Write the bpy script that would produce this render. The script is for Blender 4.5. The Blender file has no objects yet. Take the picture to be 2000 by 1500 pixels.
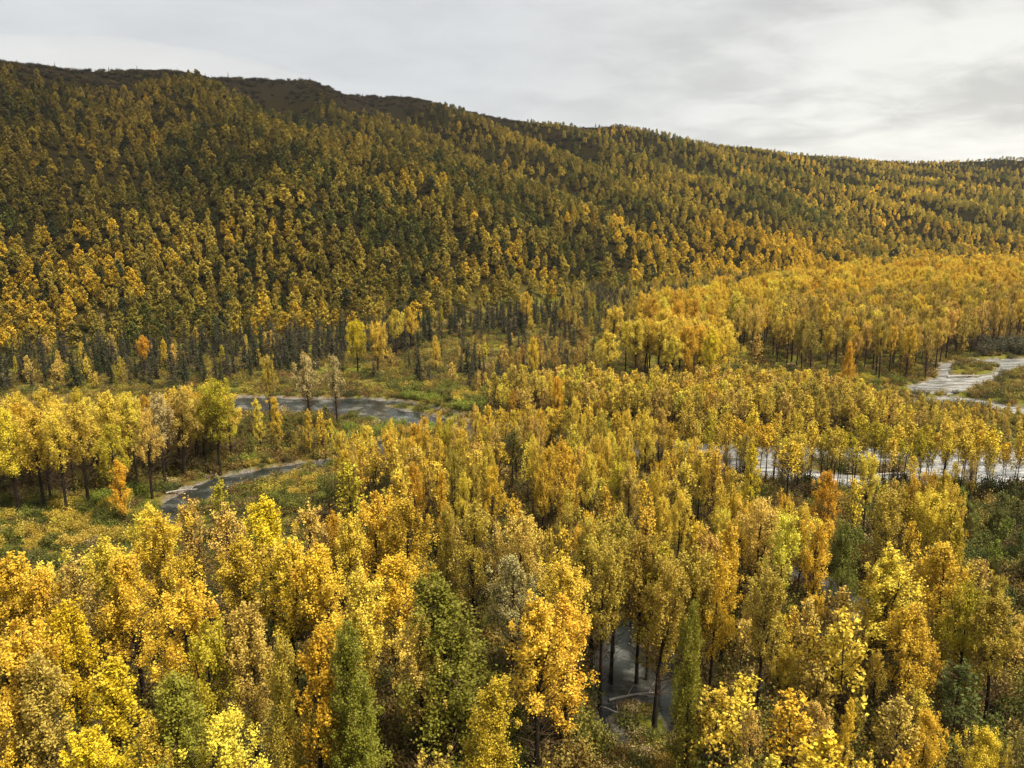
import bpy, bmesh, math, random
import numpy as np
from mathutils import Vector
R = math.radians
random.seed(7)
rng = np.random.default_rng(11)
scn = bpy.context.scene
COL = scn.collection

# ------------------------------------------------------------------ camera
CAM_Z = 44.0
PITCH = 12.57
FPX = 1570.0
cam = bpy.data.cameras.new("camera")
cam.lens = 36.0 * FPX / 2000.0
cam.sensor_width = 36.0
cam.clip_start = 0.5
cam.clip_end = 20000
camo = bpy.data.objects.new("camera", cam)
camo.location = (0, 0, CAM_Z)
camo.rotation_euler = (R(90 - PITCH), 0, 0)
COL.objects.link(camo)
scn.camera = camo

# ------------------------------------------------------------------ view, world, sun
scn.view_settings.view_transform = 'Standard'
scn.view_settings.look = 'None'
scn.view_settings.gamma = 1.0
scn.view_settings.exposure = 1.12
scn.view_settings.use_curve_mapping = False
cy = scn.cycles
cy.max_bounces = 5
cy.diffuse_bounces = 1
cy.glossy_bounces = 2
cy.transmission_bounces = 2
cy.volume_bounces = 1
cy.caustics_reflective = False
cy.caustics_refractive = False

SUN_EL, SUN_AZ = 60.0, 112.0          # azimuth clockwise from +Y (camera forward)
w = bpy.data.worlds.new("World")
scn.world = w
w.use_nodes = True
nt = w.node_tree
for n in list(nt.nodes):
    nt.nodes.remove(n)


def N(nt, t, **k):
    n = nt.nodes.new(t)
    for a, b in k.items():
        if a in n.inputs.keys() and not hasattr(n, a):
            n.inputs[a].default_value = b
        else:
            setattr(n, a, b)
    return n


def ramp(nt, stops, interp='LINEAR'):
    r = nt.nodes.new('ShaderNodeValToRGB')
    cr = r.color_ramp
    cr.interpolation = interp
    while len(cr.elements) < len(stops):
        cr.elements.new(0.5)
    for e, (p, c) in zip(cr.elements, stops):
        e.position = p
        e.color = (c, c, c, 1) if isinstance(c, (int, float)) else (*c, 1)
    return r


def math_node(nt, op, a, b=None, clamp=False):
    m = nt.nodes.new('ShaderNodeMath')
    m.operation = op
    m.use_clamp = clamp
    for i, v in enumerate((a, b)):
        if v is None:
            continue
        if isinstance(v, (int, float)):
            m.inputs[i].default_value = v
        else:
            nt.links.new(v, m.inputs[i])
    return m.outputs[0]


def mixc(nt, fac, a, b, mode='MIX'):
    m = nt.nodes.new('ShaderNodeMix')
    m.data_type = 'RGBA'
    m.blend_type = mode
    for i, v in ((0, fac), (6, a), (7, b)):
        if isinstance(v, (int, float)):
            m.inputs[i].default_value = v
        elif isinstance(v, tuple):
            m.inputs[i].default_value = (*v, 1)
        else:
            nt.links.new(v, m.inputs[i])
    return m.outputs[2]


sky = N(nt, 'ShaderNodeTexSky', sky_type='NISHITA')
sky.sun_disc = False
sky.sun_elevation = R(SUN_EL)
sky.sun_rotation = R(SUN_AZ)
tc = N(nt, 'ShaderNodeTexCoord')
sep = N(nt, 'ShaderNodeSeparateXYZ')
nt.links.new(tc.outputs['Generated'], sep.inputs[0])
# cloud deck: project the direction onto a flat layer so that clouds flatten toward the horizon
zz = math_node(nt, 'MAXIMUM', sep.outputs[2], 0.0)
den = math_node(nt, 'ADD', zz, 0.16)
cx = math_node(nt, 'DIVIDE', sep.outputs[0], den)
cyv = math_node(nt, 'DIVIDE', sep.outputs[1], den)
cmb = N(nt, 'ShaderNodeCombineXYZ')
nt.links.new(cx, cmb.inputs[0])
nt.links.new(cyv, cmb.inputs[1])
n1 = N(nt, 'ShaderNodeTexNoise')
n1.inputs['Scale'].default_value = 1.15
n1.inputs['Detail'].default_value = 7
n1.inputs['Roughness'].default_value = 0.52
n1.inputs['Distortion'].default_value = 0.35
nt.links.new(cmb.outputs[0], n1.inputs['Vector'])
n2 = N(nt, 'ShaderNodeTexNoise')
n2.inputs['Scale'].default_value = 0.42
n2.inputs['Detail'].default_value = 3
nt.links.new(cmb.outputs[0], n2.inputs['Vector'])
# amount of structure grows toward the right (east), left is flat stratus
rgt = N(nt, 'ShaderNodeMapRange')
rgt.inputs[1].default_value = -0.05
rgt.inputs[2].default_value = 0.45
nt.links.new(sep.outputs[0], rgt.inputs[0])
n3 = N(nt, 'ShaderNodeTexNoise')
n3.inputs['Scale'].default_value = 3.4
n3.inputs['Detail'].default_value = 8
n3.inputs['Roughness'].default_value = 0.6
n3.inputs['Distortion'].default_value = 0.6
nt.links.new(cmb.outputs[0], n3.inputs['Vector'])
nn = math_node(nt, 'ADD', math_node(nt, 'MULTIPLY', n1.outputs[0], 0.68), math_node(nt, 'MULTIPLY', n3.outputs[0], 0.32))
r1 = ramp(nt, [(0.37, 0.0), (0.61, 1.0)], 'EASE')
nt.links.new(nn, r1.inputs[0])
# the deck thins low over the eastern ridge, where more light comes through
low_ = N(nt, 'ShaderNodeMapRange')
low_.inputs[1].default_value = 0.30
low_.inputs[2].default_value = 0.06
low_.inputs[3].default_value = 0.0
low_.inputs[4].default_value = 1.0
nt.links.new(sep.outputs[2], low_.inputs[0])
dark_c = mixc(nt, low_.outputs[0], (3.5, 3.45, 3.3), (4.4, 4.3, 4.05))
lite_c = mixc(nt, low_.outputs[0], (5.4, 5.3, 5.05), (6.9, 6.8, 6.3))
cl = mixc(nt, r1.outputs[0], dark_c, lite_c)
flat = mixc(nt, nn, (3.0, 3.1, 3.2), (6.0, 6.1, 6.1))
deck = mixc(nt, rgt.outputs[0], flat, cl)
# overcast sky brightens towards the zenith
zen = N(nt, 'ShaderNodeMapRange')
zen.inputs[1].default_value = 0.22
zen.inputs[2].default_value = 0.8
zen.inputs[3].default_value = 1.0
zen.inputs[4].default_value = 1.25
nt.links.new(sep.outputs[2], zen.inputs[0])
vm = N(nt, 'ShaderNodeVectorMath', operation='SCALE')
nt.links.new(deck, vm.inputs[0])
nt.links.new(zen.outputs[0], vm.inputs['Scale'])
skymix = mixc(nt, 0.93, sky.outputs[0], vm.outputs[0])
bg = N(nt, 'ShaderNodeBackground')
bg.inputs['Strength'].default_value = 0.071
nt.links.new(skymix, bg.inputs[0])
wo = N(nt, 'ShaderNodeOutputWorld')
nt.links.new(bg.outputs[0], wo.inputs[0])

sl = bpy.data.lights.new("sun", 'SUN')
sl.energy = 3.3
sl.angle = R(18)
sl.color = (1.0, 0.91, 0.76)
so = bpy.data.objects.new("sun", sl)
sd = Vector((math.sin(R(SUN_AZ)) * math.cos(R(SUN_EL)), math.cos(R(SUN_AZ)) * math.cos(R(SUN_EL)), math.sin(R(SUN_EL))))
so.rotation_euler = sd.to_track_quat('Z', 'Y').to_euler()
so.location = (0, 0, 300)
COL.objects.link(so)

# ------------------------------------------------------------------ geometry of the view, used to measure the place
SP, CP = math.sin(R(PITCH)), math.cos(R(PITCH))


def ray(px, py):
    x = np.asarray(px, float) - 1000.0
    u = 750.0 - np.asarray(py, float)
    return x, FPX * CP + u * SP, -FPX * SP + u * CP


def P(px, py, z=0.0):
    x, y, k = ray(px, py)
    t = (z - CAM_Z) / k
    return x * t, y * t


def to_px(x, y, z):
    dz = z - CAM_Z
    f = y * CP - dz * SP
    u = y * SP + dz * CP
    return 1000 + FPX * x / f, 750 - FPX * u / f


def azel(px, py):
    x, y, k = ray(px, py)
    return np.arctan2(x, y), k / np.hypot(x, y)


# ------------------------------------------------------------------ noise
_perm = np.random.default_rng(5).random((256, 256))


def vnoise(x, y):
    xi = np.floor(x).astype(int)
    yi = np.floor(y).astype(int)
    fx = x - xi
    fy = y - yi
    fx = fx * fx * (3 - 2 * fx)
    fy = fy * fy * (3 - 2 * fy)
    g = lambda a, b: _perm[a & 255, b & 255]
    return (g(xi, yi) * (1 - fx) + g(xi + 1, yi) * fx) * (1 - fy) + (g(xi, yi + 1) * (1 - fx) + g(xi + 1, yi + 1) * fx) * fy


def fbm(x, y, o=4):
    a, s, v = 1.0, 0.0, 0.0
    for i in range(o):
        v = v + a * vnoise(x + 17.3 * i, y + 9.1 * i)
        s += a
        a *= 0.5
        x = x * 2.03
        y = y * 2.03
    return v / s


def inpoly(x, y, poly):
    x = np.asarray(x, float)
    y = np.asarray(y, float)
    c = np.zeros(x.shape, bool)
    n = len(poly)
    for i in range(n):
        x1, y1 = poly[i]
        x2, y2 = poly[(i + 1) % n]
        if y1 == y2:
            continue
        c ^= ((y1 > y) != (y2 > y)) & (x < (x2 - x1) * (y - y1) / (y2 - y1) + x1)
    return c


def polydist(x, y, poly):
    d = np.full(np.shape(x), 1e9)
    n = len(poly)
    for i in range(n):
        x1, y1 = poly[i]
        x2, y2 = poly[(i + 1) % n]
        ex, ey = x2 - x1, y2 - y1
        L = ex * ex + ey * ey + 1e-9
        t = np.clip(((x - x1) * ex + (y - y1) * ey) / L, 0, 1)
        d = np.minimum(d, np.hypot(x - x1 - t * ex, y - y1 - t * ey))
    return d


def world_poly(pxs):
    return [tuple(float(v) for v in P(a, b)) for a, b in pxs]


# ------------------------------------------------------------------ the river bed
WATER = [world_poly(p) for p in (
    # main channel, from the far left past the bend to the wide reach on the right
    [(-700, 800), (-300, 793), (0, 785), (130, 780), (350, 773), (480, 771), (600, 775), (700, 774), (790, 780), (880, 798),
     (940, 818), (1010, 826), (1200, 846), (1330, 858), (1500, 868), (1700, 868), (2000, 876), (2500, 886),
     (2500, 985), (2000, 966), (1850, 950), (1700, 948), (1500, 932), (1330, 910), (1200, 884), (1000, 856), (930, 848),
     (850, 840), (760, 830), (700, 816), (600, 806), (350, 800), (130, 797), (0, 799), (-300, 812), (-700, 828)],
    # side creek
    [(1060, 848), (950, 848), (860, 858), (765, 853), (715, 858), (690, 885), (640, 893), (560, 903), (450, 922), (380, 942), (330, 968),
     (300, 1010), (290, 1060), (318, 1060), (335, 1010), (372, 976), (450, 956), (560, 926), (650, 906), (730, 892), (770, 884), (870, 872), (1000, 868)],
    # upper right braids
    [(1775, 752), (1830, 735), (1838, 708), (1890, 700), (2000, 697), (2300, 694), (2300, 712), (2000, 711), (1965, 724), (1925, 748),
     (1850, 768), (1790, 762)],
    [(1740, 786), (1850, 770), (1900, 774), (2000, 793), (2200, 812), (2200, 826), (2000, 807), (1900, 790), (1850, 784), (1745, 794)],
    # pools in the near wood
    [(1160, 1240), (1215, 1195), (1290, 1215), (1320, 1290), (1330, 1380), (1300, 1440), (1230, 1455), (1170, 1430), (1155, 1330)],
    [(1480, 1090), (1560, 1100), (1640, 1140), (1710, 1185), (1740, 1240), (1690, 1250), (1620, 1200), (1560, 1160), (1480, 1120)],
)]
BARS = [world_poly(p) for p in (
    [(1852, 728), (1862, 709), (1900, 704), (1955, 712), (1940, 727), (1900, 734)],
    [(738, 787), (790, 786), (850, 796), (905, 806), (935, 816), (915, 820), (850, 809), (790, 797)],
    [(1500, 900), (1660, 892), (1800, 915), (1700, 925), (1560, 915)],
    [(1190, 1395), (1235, 1352), (1280, 1372), (1300, 1400), (1340, 1460), (1260, 1470)],
    [(1225, 1230), (1290, 1240), (1300, 1262), (1235, 1252)],
)]

FOOT = [(-900, 720), (-400, 712), (0, 700), (300, 680), (500, 664), (700, 648), (900, 622), (1000, 608), (1300, 570), (1500, 548), (1700, 532), (2000, 518), (2400, 506), (3000, 495)]
RIDGE = [(-900, 84), (-500, 104), (0, 128), (60, 131), (150, 139), (260, 144), (420, 151), (520, 155), (600, 160), (640, 168), (668, 183), (740, 190), (860, 207), (885, 214),
         (935, 222), (1000, 236), (1060, 243), (1200, 256), (1300, 273), (1420, 290), (1560, 303), (1700, 315), (1850, 322), (2000, 328), (2400, 350), (3000, 372)]
_fa = np.array([azel(a, b)[0] for a, b in FOOT])
_fr = np.array([np.hypot(*P(a, b)) for a, b in FOOT])
_ra = np.array([azel(a, b)[0] for a, b in RIDGE])
_re = np.array([azel(a, b)[1] for a, b in RIDGE])
_rr_a = np.array([azel(a, 400)[0] for a in (-900, 0, 500, 1000, 1500, 2000, 3000)])
_rr = np.array([640, 700, 800, 960, 1230, 1650, 2300.])


def water_depth(x, y):
    """signed: >0 inside the channels (metres from the bank), <0 outside"""
    shp = np.shape(x)
    best = np.full(shp, -60.0)
    for poly in WATER:
        d = polydist(x, y, poly)
        best = np.maximum(best, np.where(inpoly(x, y, poly), d, -d))
    for poly in BARS:
        d = polydist(x, y, poly)
        best = np.minimum(best, np.where(inpoly(x, y, poly), -d, d))
    return best


def hill_s(x, y):
    th = np.arctan2(x, y)
    r = np.hypot(x, y)
    F = np.interp(th, _fa, _fr) + 14 * (fbm(x / 45, y / 45, 3) - 0.5)
    RR = np.interp(th, _rr_a, _rr)
    return (r - F) / (RR - F), r, th, RR


def height(x, y, water=True):
    x = np.asarray(x, float)
    y = np.asarray(y, float)
    s, r, th, RR = hill_s(x, y)
    Z = CAM_Z + RR * np.interp(th, _ra, _re)
    sc = np.clip(s, 0, 1)
    g = 1 - (1 - sc) ** 1.25
    g = g * np.clip(sc / 0.12, 0, 1) ** 0.5 if False else g * (1 - np.exp(-sc * 14)) / (1 - math.exp(-14))
    z = Z * g
    z = z + np.where(s > 1, (r - RR) * 0.012, 0)
    # spurs and gullies running down the slope
    e = x * 0.85 + y * 0.53
    d = x * 0.53 - y * 0.85
    sp = fbm(e / 62 + 3, d / 330, 2) - 0.5
    bump = np.clip(s * 5, 0, 1) * np.clip((1.02 - s) * 4, 0, 1)
    z = z + sp * 48 * bump + (fbm(x / 40, y / 40, 3) - 0.5) * 9 * bump
    # second, farther fell behind the ridge on the left, and rough skyline
    z = z + np.where(s > 0.9, (fbm(x / 25, y / 25, 3) - 0.5) * 1.6, 0)
    m = np.exp(-(((x + 560) / 190) ** 2 + ((y - 1290) / 160) ** 2))
    z = z + m * 62
    # valley floor
    flat = np.clip(1 - s * 8, 0, 1)
    z = z + flat * ((fbm(x / 18, y / 18, 3) - 0.5) * 0.9)
    # the wooded bank under the railway, behind and below the camera
    t = np.clip((30 - y) / 42, 0, 1)
    z = z + 41 * t * t * (3 - 2 * t)
    if water:
        wd = water_depth(x, y) + (fbm(x / 3.1, y / 3.1, 3) - 0.5) * 2.2
        k = np.clip(wd / 2.4 + 0.5, 0, 1)
        k = k * k * (3 - 2 * k)
        z = z * (1 - k * (r < 700)) + k * (-1.5) * (r < 700)
        near = (wd > -6) & (wd <= 0) & (r < 700)
        z = np.where(near, z * 0.55 - 0.12, z)
    return z


# ------------------------------------------------------------------ materials
def new_mat(name):
    m = bpy.data.materials.new(name)
    m.use_nodes = True
    t = m.node_tree
    for n in list(t.nodes):
        t.nodes.remove(n)
    return m, t


def leaf_mat(name, source, rough=0.55, transl=0.22):
    m, t = new_mat(name)
    if source == 'object':
        c = N(t, 'ShaderNodeObjectInfo').outputs['Color']
    else:
        a = N(t, 'ShaderNodeAttribute')
        a.attribute_type = 'INSTANCER'
        a.attribute_name = 'tint'
        c = a.outputs['Color']
    tn = N(t, 'ShaderNodeAttribute')
    tn.attribute_name = 'tone'
    # tone: every leaf spray has its own shade, some have turned brown, some are still green
    r_ = ramp(t, [(0.0, 0.5), (0.25, 0.82), (0.7, 1.0), (1.0, 1.08)])
    t.links.new(tn.outputs['Fac'], r_.inputs[0])
    c1 = mixc(t, 1.0, c, r_.outputs[0], 'MULTIPLY')
    hs = ramp(t, [(0.0, (0.62, 0.42, 0.35)), (0.12, (0.9, 0.78, 0.8)), (0.3, (1, 1, 1)), (0.86, (1, 1, 1)), (1.0, (1.0, 1.08, 1.0))])
    t.links.new(tn.outputs['Fac'], hs.inputs[0])
    c2 = mixc(t, 1.0, c1, hs.outputs[0], 'MULTIPLY')
    pb = N(t, 'ShaderNodeBsdfPrincipled')
    pb.inputs['Roughness'].default_value = rough
    pb.inputs['Specular IOR Level'].default_value = 0.15
    tr = N(t, 'ShaderNodeBsdfTranslucent')
    t.links.new(c2, pb.inputs['Base Color'])
    t.links.new(c2, tr.inputs['Color'])
    mx = N(t, 'ShaderNodeMixShader')
    mx.inputs[0].default_value = transl
    t.links.new(pb.outputs[0], mx.inputs[1])
    t.links.new(tr.outputs[0], mx.inputs[2])
    o = N(t, 'ShaderNodeOutputMaterial')
    t.links.new(mx.outputs[0], o.inputs[0])
    return m


def noise_mat(name, c1, c2, scale, rough=0.9, stretch=(1, 1, 1), bump=0.3):
    m, t = new_mat(name)
    tc = N(t, 'ShaderNodeTexCoord')
    mp = N(t, 'ShaderNodeMapping')
    mp.inputs['Scale'].default_value = stretch
    t.links.new(tc.outputs['Object'], mp.inputs[0])
    n = N(t, 'ShaderNodeTexNoise')
    n.inputs['Scale'].default_value = scale
    n.inputs['Detail'].default_value = 5
    t.links.new(mp.outputs[0], n.inputs['Vector'])
    r_ = ramp(t, [(0.3, c1), (0.7, c2)])
    t.links.new(n.outputs[0], r_.inputs[0])
    pb = N(t, 'ShaderNodeBsdfPrincipled')
    pb.inputs['Roughness'].default_value = rough
    pb.inputs['Specular IOR Level'].default_value = 0.1
    t.links.new(r_.outputs[0], pb.inputs['Base Color'])
    b = N(t, 'ShaderNodeBump')
    b.inputs['Strength'].default_value = bump
    t.links.new(n.outputs[0], b.inputs['Height'])
    t.links.new(b.outputs[0], pb.inputs['Normal'])
    o = N(t, 'ShaderNodeOutputMaterial')
    t.links.new(pb.outputs[0], o.inputs[0])
    return m


M_LEAF = leaf_mat("leaves", 'object')
M_LEAF_I = leaf_mat("leaves_in_stand", 'instancer')
M_NEEDLE = leaf_mat("needles", 'object', transl=0.08)
M_NEEDLE_I = leaf_mat("needles_in_stand", 'instancer', transl=0.08)
M_BARK = noise_mat("bark", (0.012, 0.009, 0.007), (0.045, 0.035, 0.026), 4, stretch=(1, 1, 0.25))
M_TWIG = noise_mat("twig_bark", (0.06, 0.038, 0.022), (0.17, 0.11, 0.065), 3)
M_PALE = noise_mat("pale_bark", (0.25, 0.22, 0.19), (0.5, 0.46, 0.4), 5)

# ground
M_GROUND, t = new_mat("valley_ground")
geo = N(t, 'ShaderNodeNewGeometry')
att = N(t, 'ShaderNodeAttribute')
att.attribute_name = 'wet'            # metres to the water's edge, measured from the banks
hat = N(t, 'ShaderNodeAttribute')
hat.attribute_name = 'slope_pos'      # 0 valley floor .. 1 ridge
na = N(t, 'ShaderNodeTexNoise')
na.inputs['Scale'].default_value = 0.09
na.inputs['Detail'].default_value = 6
nb = N(t, 'ShaderNodeTexNoise')
nb.inputs['Scale'].default_value = 0.7
nb.inputs['Detail'].default_value = 6
nb.inputs['Roughness'].default_value = 0.7
nc = N(t, 'ShaderNodeTexNoise')
nc.inputs['Scale'].default_value = 4.0
nc.inputs['Detail'].default_value = 6
nc.inputs['Roughness'].default_value = 0.75
for n in (na, nb, nc):
    t.links.new(geo.outputs['Position'], n.inputs['Vector'])
litter = ramp(t, [(0.25, (0.05, 0.028, 0.012)), (0.42, (0.15, 0.085, 0.03)), (0.55, (0.16, 0.14, 0.03)), (0.68, (0.30, 0.20, 0.06)), (0.8, (0.36, 0.27, 0.14))])
t.links.new(nb.outputs[0], litter.inputs[0])
moss = ramp(t, [(0.3, (0.04, 0.05, 0.012)), (0.5, (0.15, 0.15, 0.022)), (0.7, (0.24, 0.19, 0.03))])
t.links.new(nb.outputs[0], moss.inputs[0])
ma = ramp(t, [(0.42, 0.0), (0.56, 1.0)])
t.links.new(na.outputs[0], ma.inputs[0])
floorc = mixc(t, ma.outputs[0], litter.outputs[0], moss.outputs[0])
hillc = ramp(t, [(0.3, (0.006, 0.006, 0.003)), (0.55, (0.018, 0.015, 0.006)), (0.75, (0.04, 0.024, 0.009))])
t.links.new(nb.outputs[0], hillc.inputs[0])
tund = ramp(t, [(0.3, (0.006, 0.006, 0.004)), (0.5, (0.013, 0.010, 0.007)), (0.7, (0.026, 0.022, 0.011))])
t.links.new(nb.outputs[0], tund.inputs[0])
h1 = ramp(t, [(0.0, 0.0), (0.06, 1.0)])
t.links.new(hat.outputs['Fac'], h1.inputs[0])
h2 = ramp(t, [(0.78, 0.0), (0.95, 1.0)])
t.links.new(hat.outputs['Fac'], h2.inputs[0])
c = mixc(t, h1.outputs[0], floorc, hillc.outputs[0])
c = mixc(t, h2.outputs[0], c, tund.outputs[0])
grav = ramp(t, [(0.3, (0.07, 0.06, 0.05)), (0.5, (0.19, 0.165, 0.14)), (0.72, (0.42, 0.38, 0.32))])
t.links.new(nc.outputs[0], grav.inputs[0])
gw = N(t, 'ShaderNodeMapRange')
gw.inputs[1].default_value = -0.9
gw.inputs[2].default_value = 0.1
t.links.new(math_node(t, 'ADD', att.outputs['Fac'], math_node(t, 'MULTIPLY', math_node(t, 'SUBTRACT', nb.outputs[0], 0.5), 6.0)), gw.inputs[0])
c = mixc(t, gw.outputs[0], c, grav.outputs[0])
pb = N(t, 'ShaderNodeBsdfPrincipled')
pb.inputs['Roughness'].default_value = 1.0
pb.inputs['Specular IOR Level'].default_value = 0.0
t.links.new(c, pb.inputs['Base Color'])
bp = N(t, 'ShaderNodeBump')
bp.inputs['Strength'].default_value = 0.8
bp.inputs['Distance'].default_value = 0.4
t.links.new(nc.outputs[0], bp.inputs['Height'])
t.links.new(bp.outputs[0], pb.inputs['Normal'])
o = N(t, 'ShaderNodeOutputMaterial')
t.links.new(pb.outputs[0], o.inputs[0])

# water
M_WATER, t = new_mat("glacial_water")
geo = N(t, 'ShaderNodeNewGeometry')
mp = N(t, 'ShaderNodeMapping')
mp.inputs['Scale'].default_value = (1.0, 0.55, 1)
mp.inputs['Rotation'].default_value = (0, 0, R(12))
t.links.new(geo.outputs['Position'], mp.inputs[0])
nw = N(t, 'ShaderNodeTexNoise')
nw.inputs['Scale'].default_value = 1.1
nw.inputs['Detail'].default_value = 6
nw.inputs['Roughness'].default_value = 0.65
t.links.new(mp.outputs[0], nw.inputs['Vector'])
nw2 = N(t, 'ShaderNodeTexNoise')
nw2.inputs['Scale'].default_value = 0.22
nw2.inputs['Detail'].default_value = 8
nw2.inputs['Roughness'].default_value = 0.68
t.links.new(geo.outputs['Position'], nw2.inputs['Vector'])
wc = ramp(t, [(0.35, (0.012, 0.015, 0.014)), (0.52, (0.03, 0.034, 0.03)), (0.68, (0.17, 0.17, 0.155))])
t.links.new(nw2.outputs[0], wc.inputs[0])
pb = N(t, 'ShaderNodeBsdfPrincipled')
pb.inputs['Roughness'].default_value = 0.10
pb.inputs['IOR'].default_value = 1.33
glare_col = ramp(t, [(0.38, (0.09, 0.095, 0.09)), (0.48, (0.22, 0.22, 0.21)), (0.57, (0.38, 0.375, 0.36)), (0.69, (0.70, 0.69, 0.66))])  # pale streaks standing in for reflected sky glare
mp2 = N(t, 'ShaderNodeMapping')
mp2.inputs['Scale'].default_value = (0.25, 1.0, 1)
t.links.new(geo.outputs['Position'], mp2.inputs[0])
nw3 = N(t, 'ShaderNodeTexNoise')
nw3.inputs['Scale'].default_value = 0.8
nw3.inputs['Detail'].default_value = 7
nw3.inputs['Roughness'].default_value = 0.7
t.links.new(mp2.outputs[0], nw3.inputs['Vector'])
t.links.new(nw3.outputs[0], glare_col.inputs[0])
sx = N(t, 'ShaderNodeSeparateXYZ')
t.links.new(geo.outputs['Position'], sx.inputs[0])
glare_x = N(t, 'ShaderNodeMapRange')         # sky glare painted into the water colour, growing toward the eastern reach
glare_x.inputs[1].default_value = 14
glare_x.inputs[2].default_value = 55
t.links.new(sx.outputs[0], glare_x.inputs[0])
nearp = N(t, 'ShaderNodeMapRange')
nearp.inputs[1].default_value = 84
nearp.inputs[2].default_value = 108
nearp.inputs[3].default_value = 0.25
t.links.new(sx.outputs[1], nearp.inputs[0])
wcol = mixc(t, math_node(t, 'MULTIPLY', glare_x.outputs[0], nearp.outputs[0]), wc.outputs[0], glare_col.outputs[0])
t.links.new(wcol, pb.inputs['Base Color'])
bp = N(t, 'ShaderNodeBump')
bp.inputs['Strength'].default_value = 0.6
bp.inputs['Distance'].default_value = 0.10
t.links.new(nw.outputs[0], bp.inputs['Height'])
t.links.new(bp.outputs[0], pb.inputs['Normal'])
o = N(t, 'ShaderNodeOutputMaterial')
t.links.new(pb.outputs[0], o.inputs[0])


# ------------------------------------------------------------------ mesh helpers
def make_mesh(name, verts, faces_list, mats, tone=None, mat_idx=None, smooth=False):
    """faces_list: list of int arrays (n,3) or (n,4)"""
    me = bpy.data.meshes.new(name)
    verts = np.asarray(verts, np.float32)
    me.vertices.add(len(verts))
    me.vertices.foreach_set('co', verts.ravel())
    loops = np.concatenate([f.ravel() for f in faces_list]).astype(np.int32)
    tot = np.concatenate([np.full(len(f), f.shape[1]) for f in faces_list]).astype(np.int32)
    start = np.concatenate([[0], np.cumsum(tot)[:-1]]).astype(np.int32)
    me.loops.add(len(loops))
    me.loops.foreach_set('vertex_index', loops)
    me.polygons.add(len(tot))
    me.polygons.foreach_set('loop_start', start)
    me.polygons.foreach_set('loop_total', tot)
    for m in mats:
        me.materials.append(m)
    if mat_idx is not None:
        me.polygons.foreach_set('material_index', np.asarray(mat_idx, np.int32))
    if smooth:
        me.polygons.foreach_set('use_smooth', np.ones(len(tot), bool))
    me.update(calc_edges=True)
    if tone is not None:
        a = me.attributes.new('tone', 'FLOAT', 'FACE')
        a.data.foreach_set('value', np.asarray(tone, np.float32))
    me.validate()
    return me


def tag(o, label=None, cat=None, group=None, kind=None):
    if label:
        o['label'] = label
    if cat:
        o['category'] = cat
    if group:
        o['group'] = group
    if kind:
        o['kind'] = kind
    return o


def link(name, data, parent=None):
    o = bpy.data.objects.new(name, data)
    COL.objects.link(o)
    if parent is not None:
        o.parent = parent
    return o


# ------------------------------------------------------------------ ground and water
def build_ground():
    th = np.concatenate([np.linspace(-115, -42, 60)[:-1], np.linspace(-42, 42, 760), np.linspace(42, 115, 60)[1:]])
    th = np.radians(th)
    r = [4.0]
    while r[-1] < 9000:
        v = r[-1]
        r.append(v * (1.0062 if 40 < v < 330 else (1.013 if v < 1800 else 1.05)) + 0.02)
    r = np.array(r)
    T, Q = np.meshgrid(th, r)
    x = (np.sin(T) * Q).ravel()
    y = (np.cos(T) * Q).ravel()
    z = height(x, y)
    z = np.where(Q.ravel() > 5000, z * 0.6, z)
    nth, nr = len(th), len(r)
    i = np.arange(nth * nr).reshape(nr, nth)
    f = np.stack([i[:-1, :-1], i[:-1, 1:], i[1:, 1:], i[1:, :-1]], -1).reshape(-1, 4)[:, ::-1]
    me = make_mesh("ground", np.stack([x, y, z], 1), [f], [M_GROUND], smooth=True)
    a = me.attributes.new('wet', 'FLOAT', 'POINT')
    a.data.foreach_set('value', np.clip(water_depth(x, y), -60, 60).astype(np.float32))
    s = hill_s(x, y)[0]
    a = me.attributes.new('slope_pos', 'FLOAT', 'POINT')
    a.data.foreach_set('value', np.clip(s, 0, 1).astype(np.float32))
    tag(link("ground", me), kind='structure')
    v = np.array([(-700, 30, -0.62), (700, 30, -0.62), (700, 620, -0.62), (-700, 620, -0.62)], float)
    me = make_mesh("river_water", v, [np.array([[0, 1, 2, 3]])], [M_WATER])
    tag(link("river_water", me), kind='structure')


build_ground()


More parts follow.
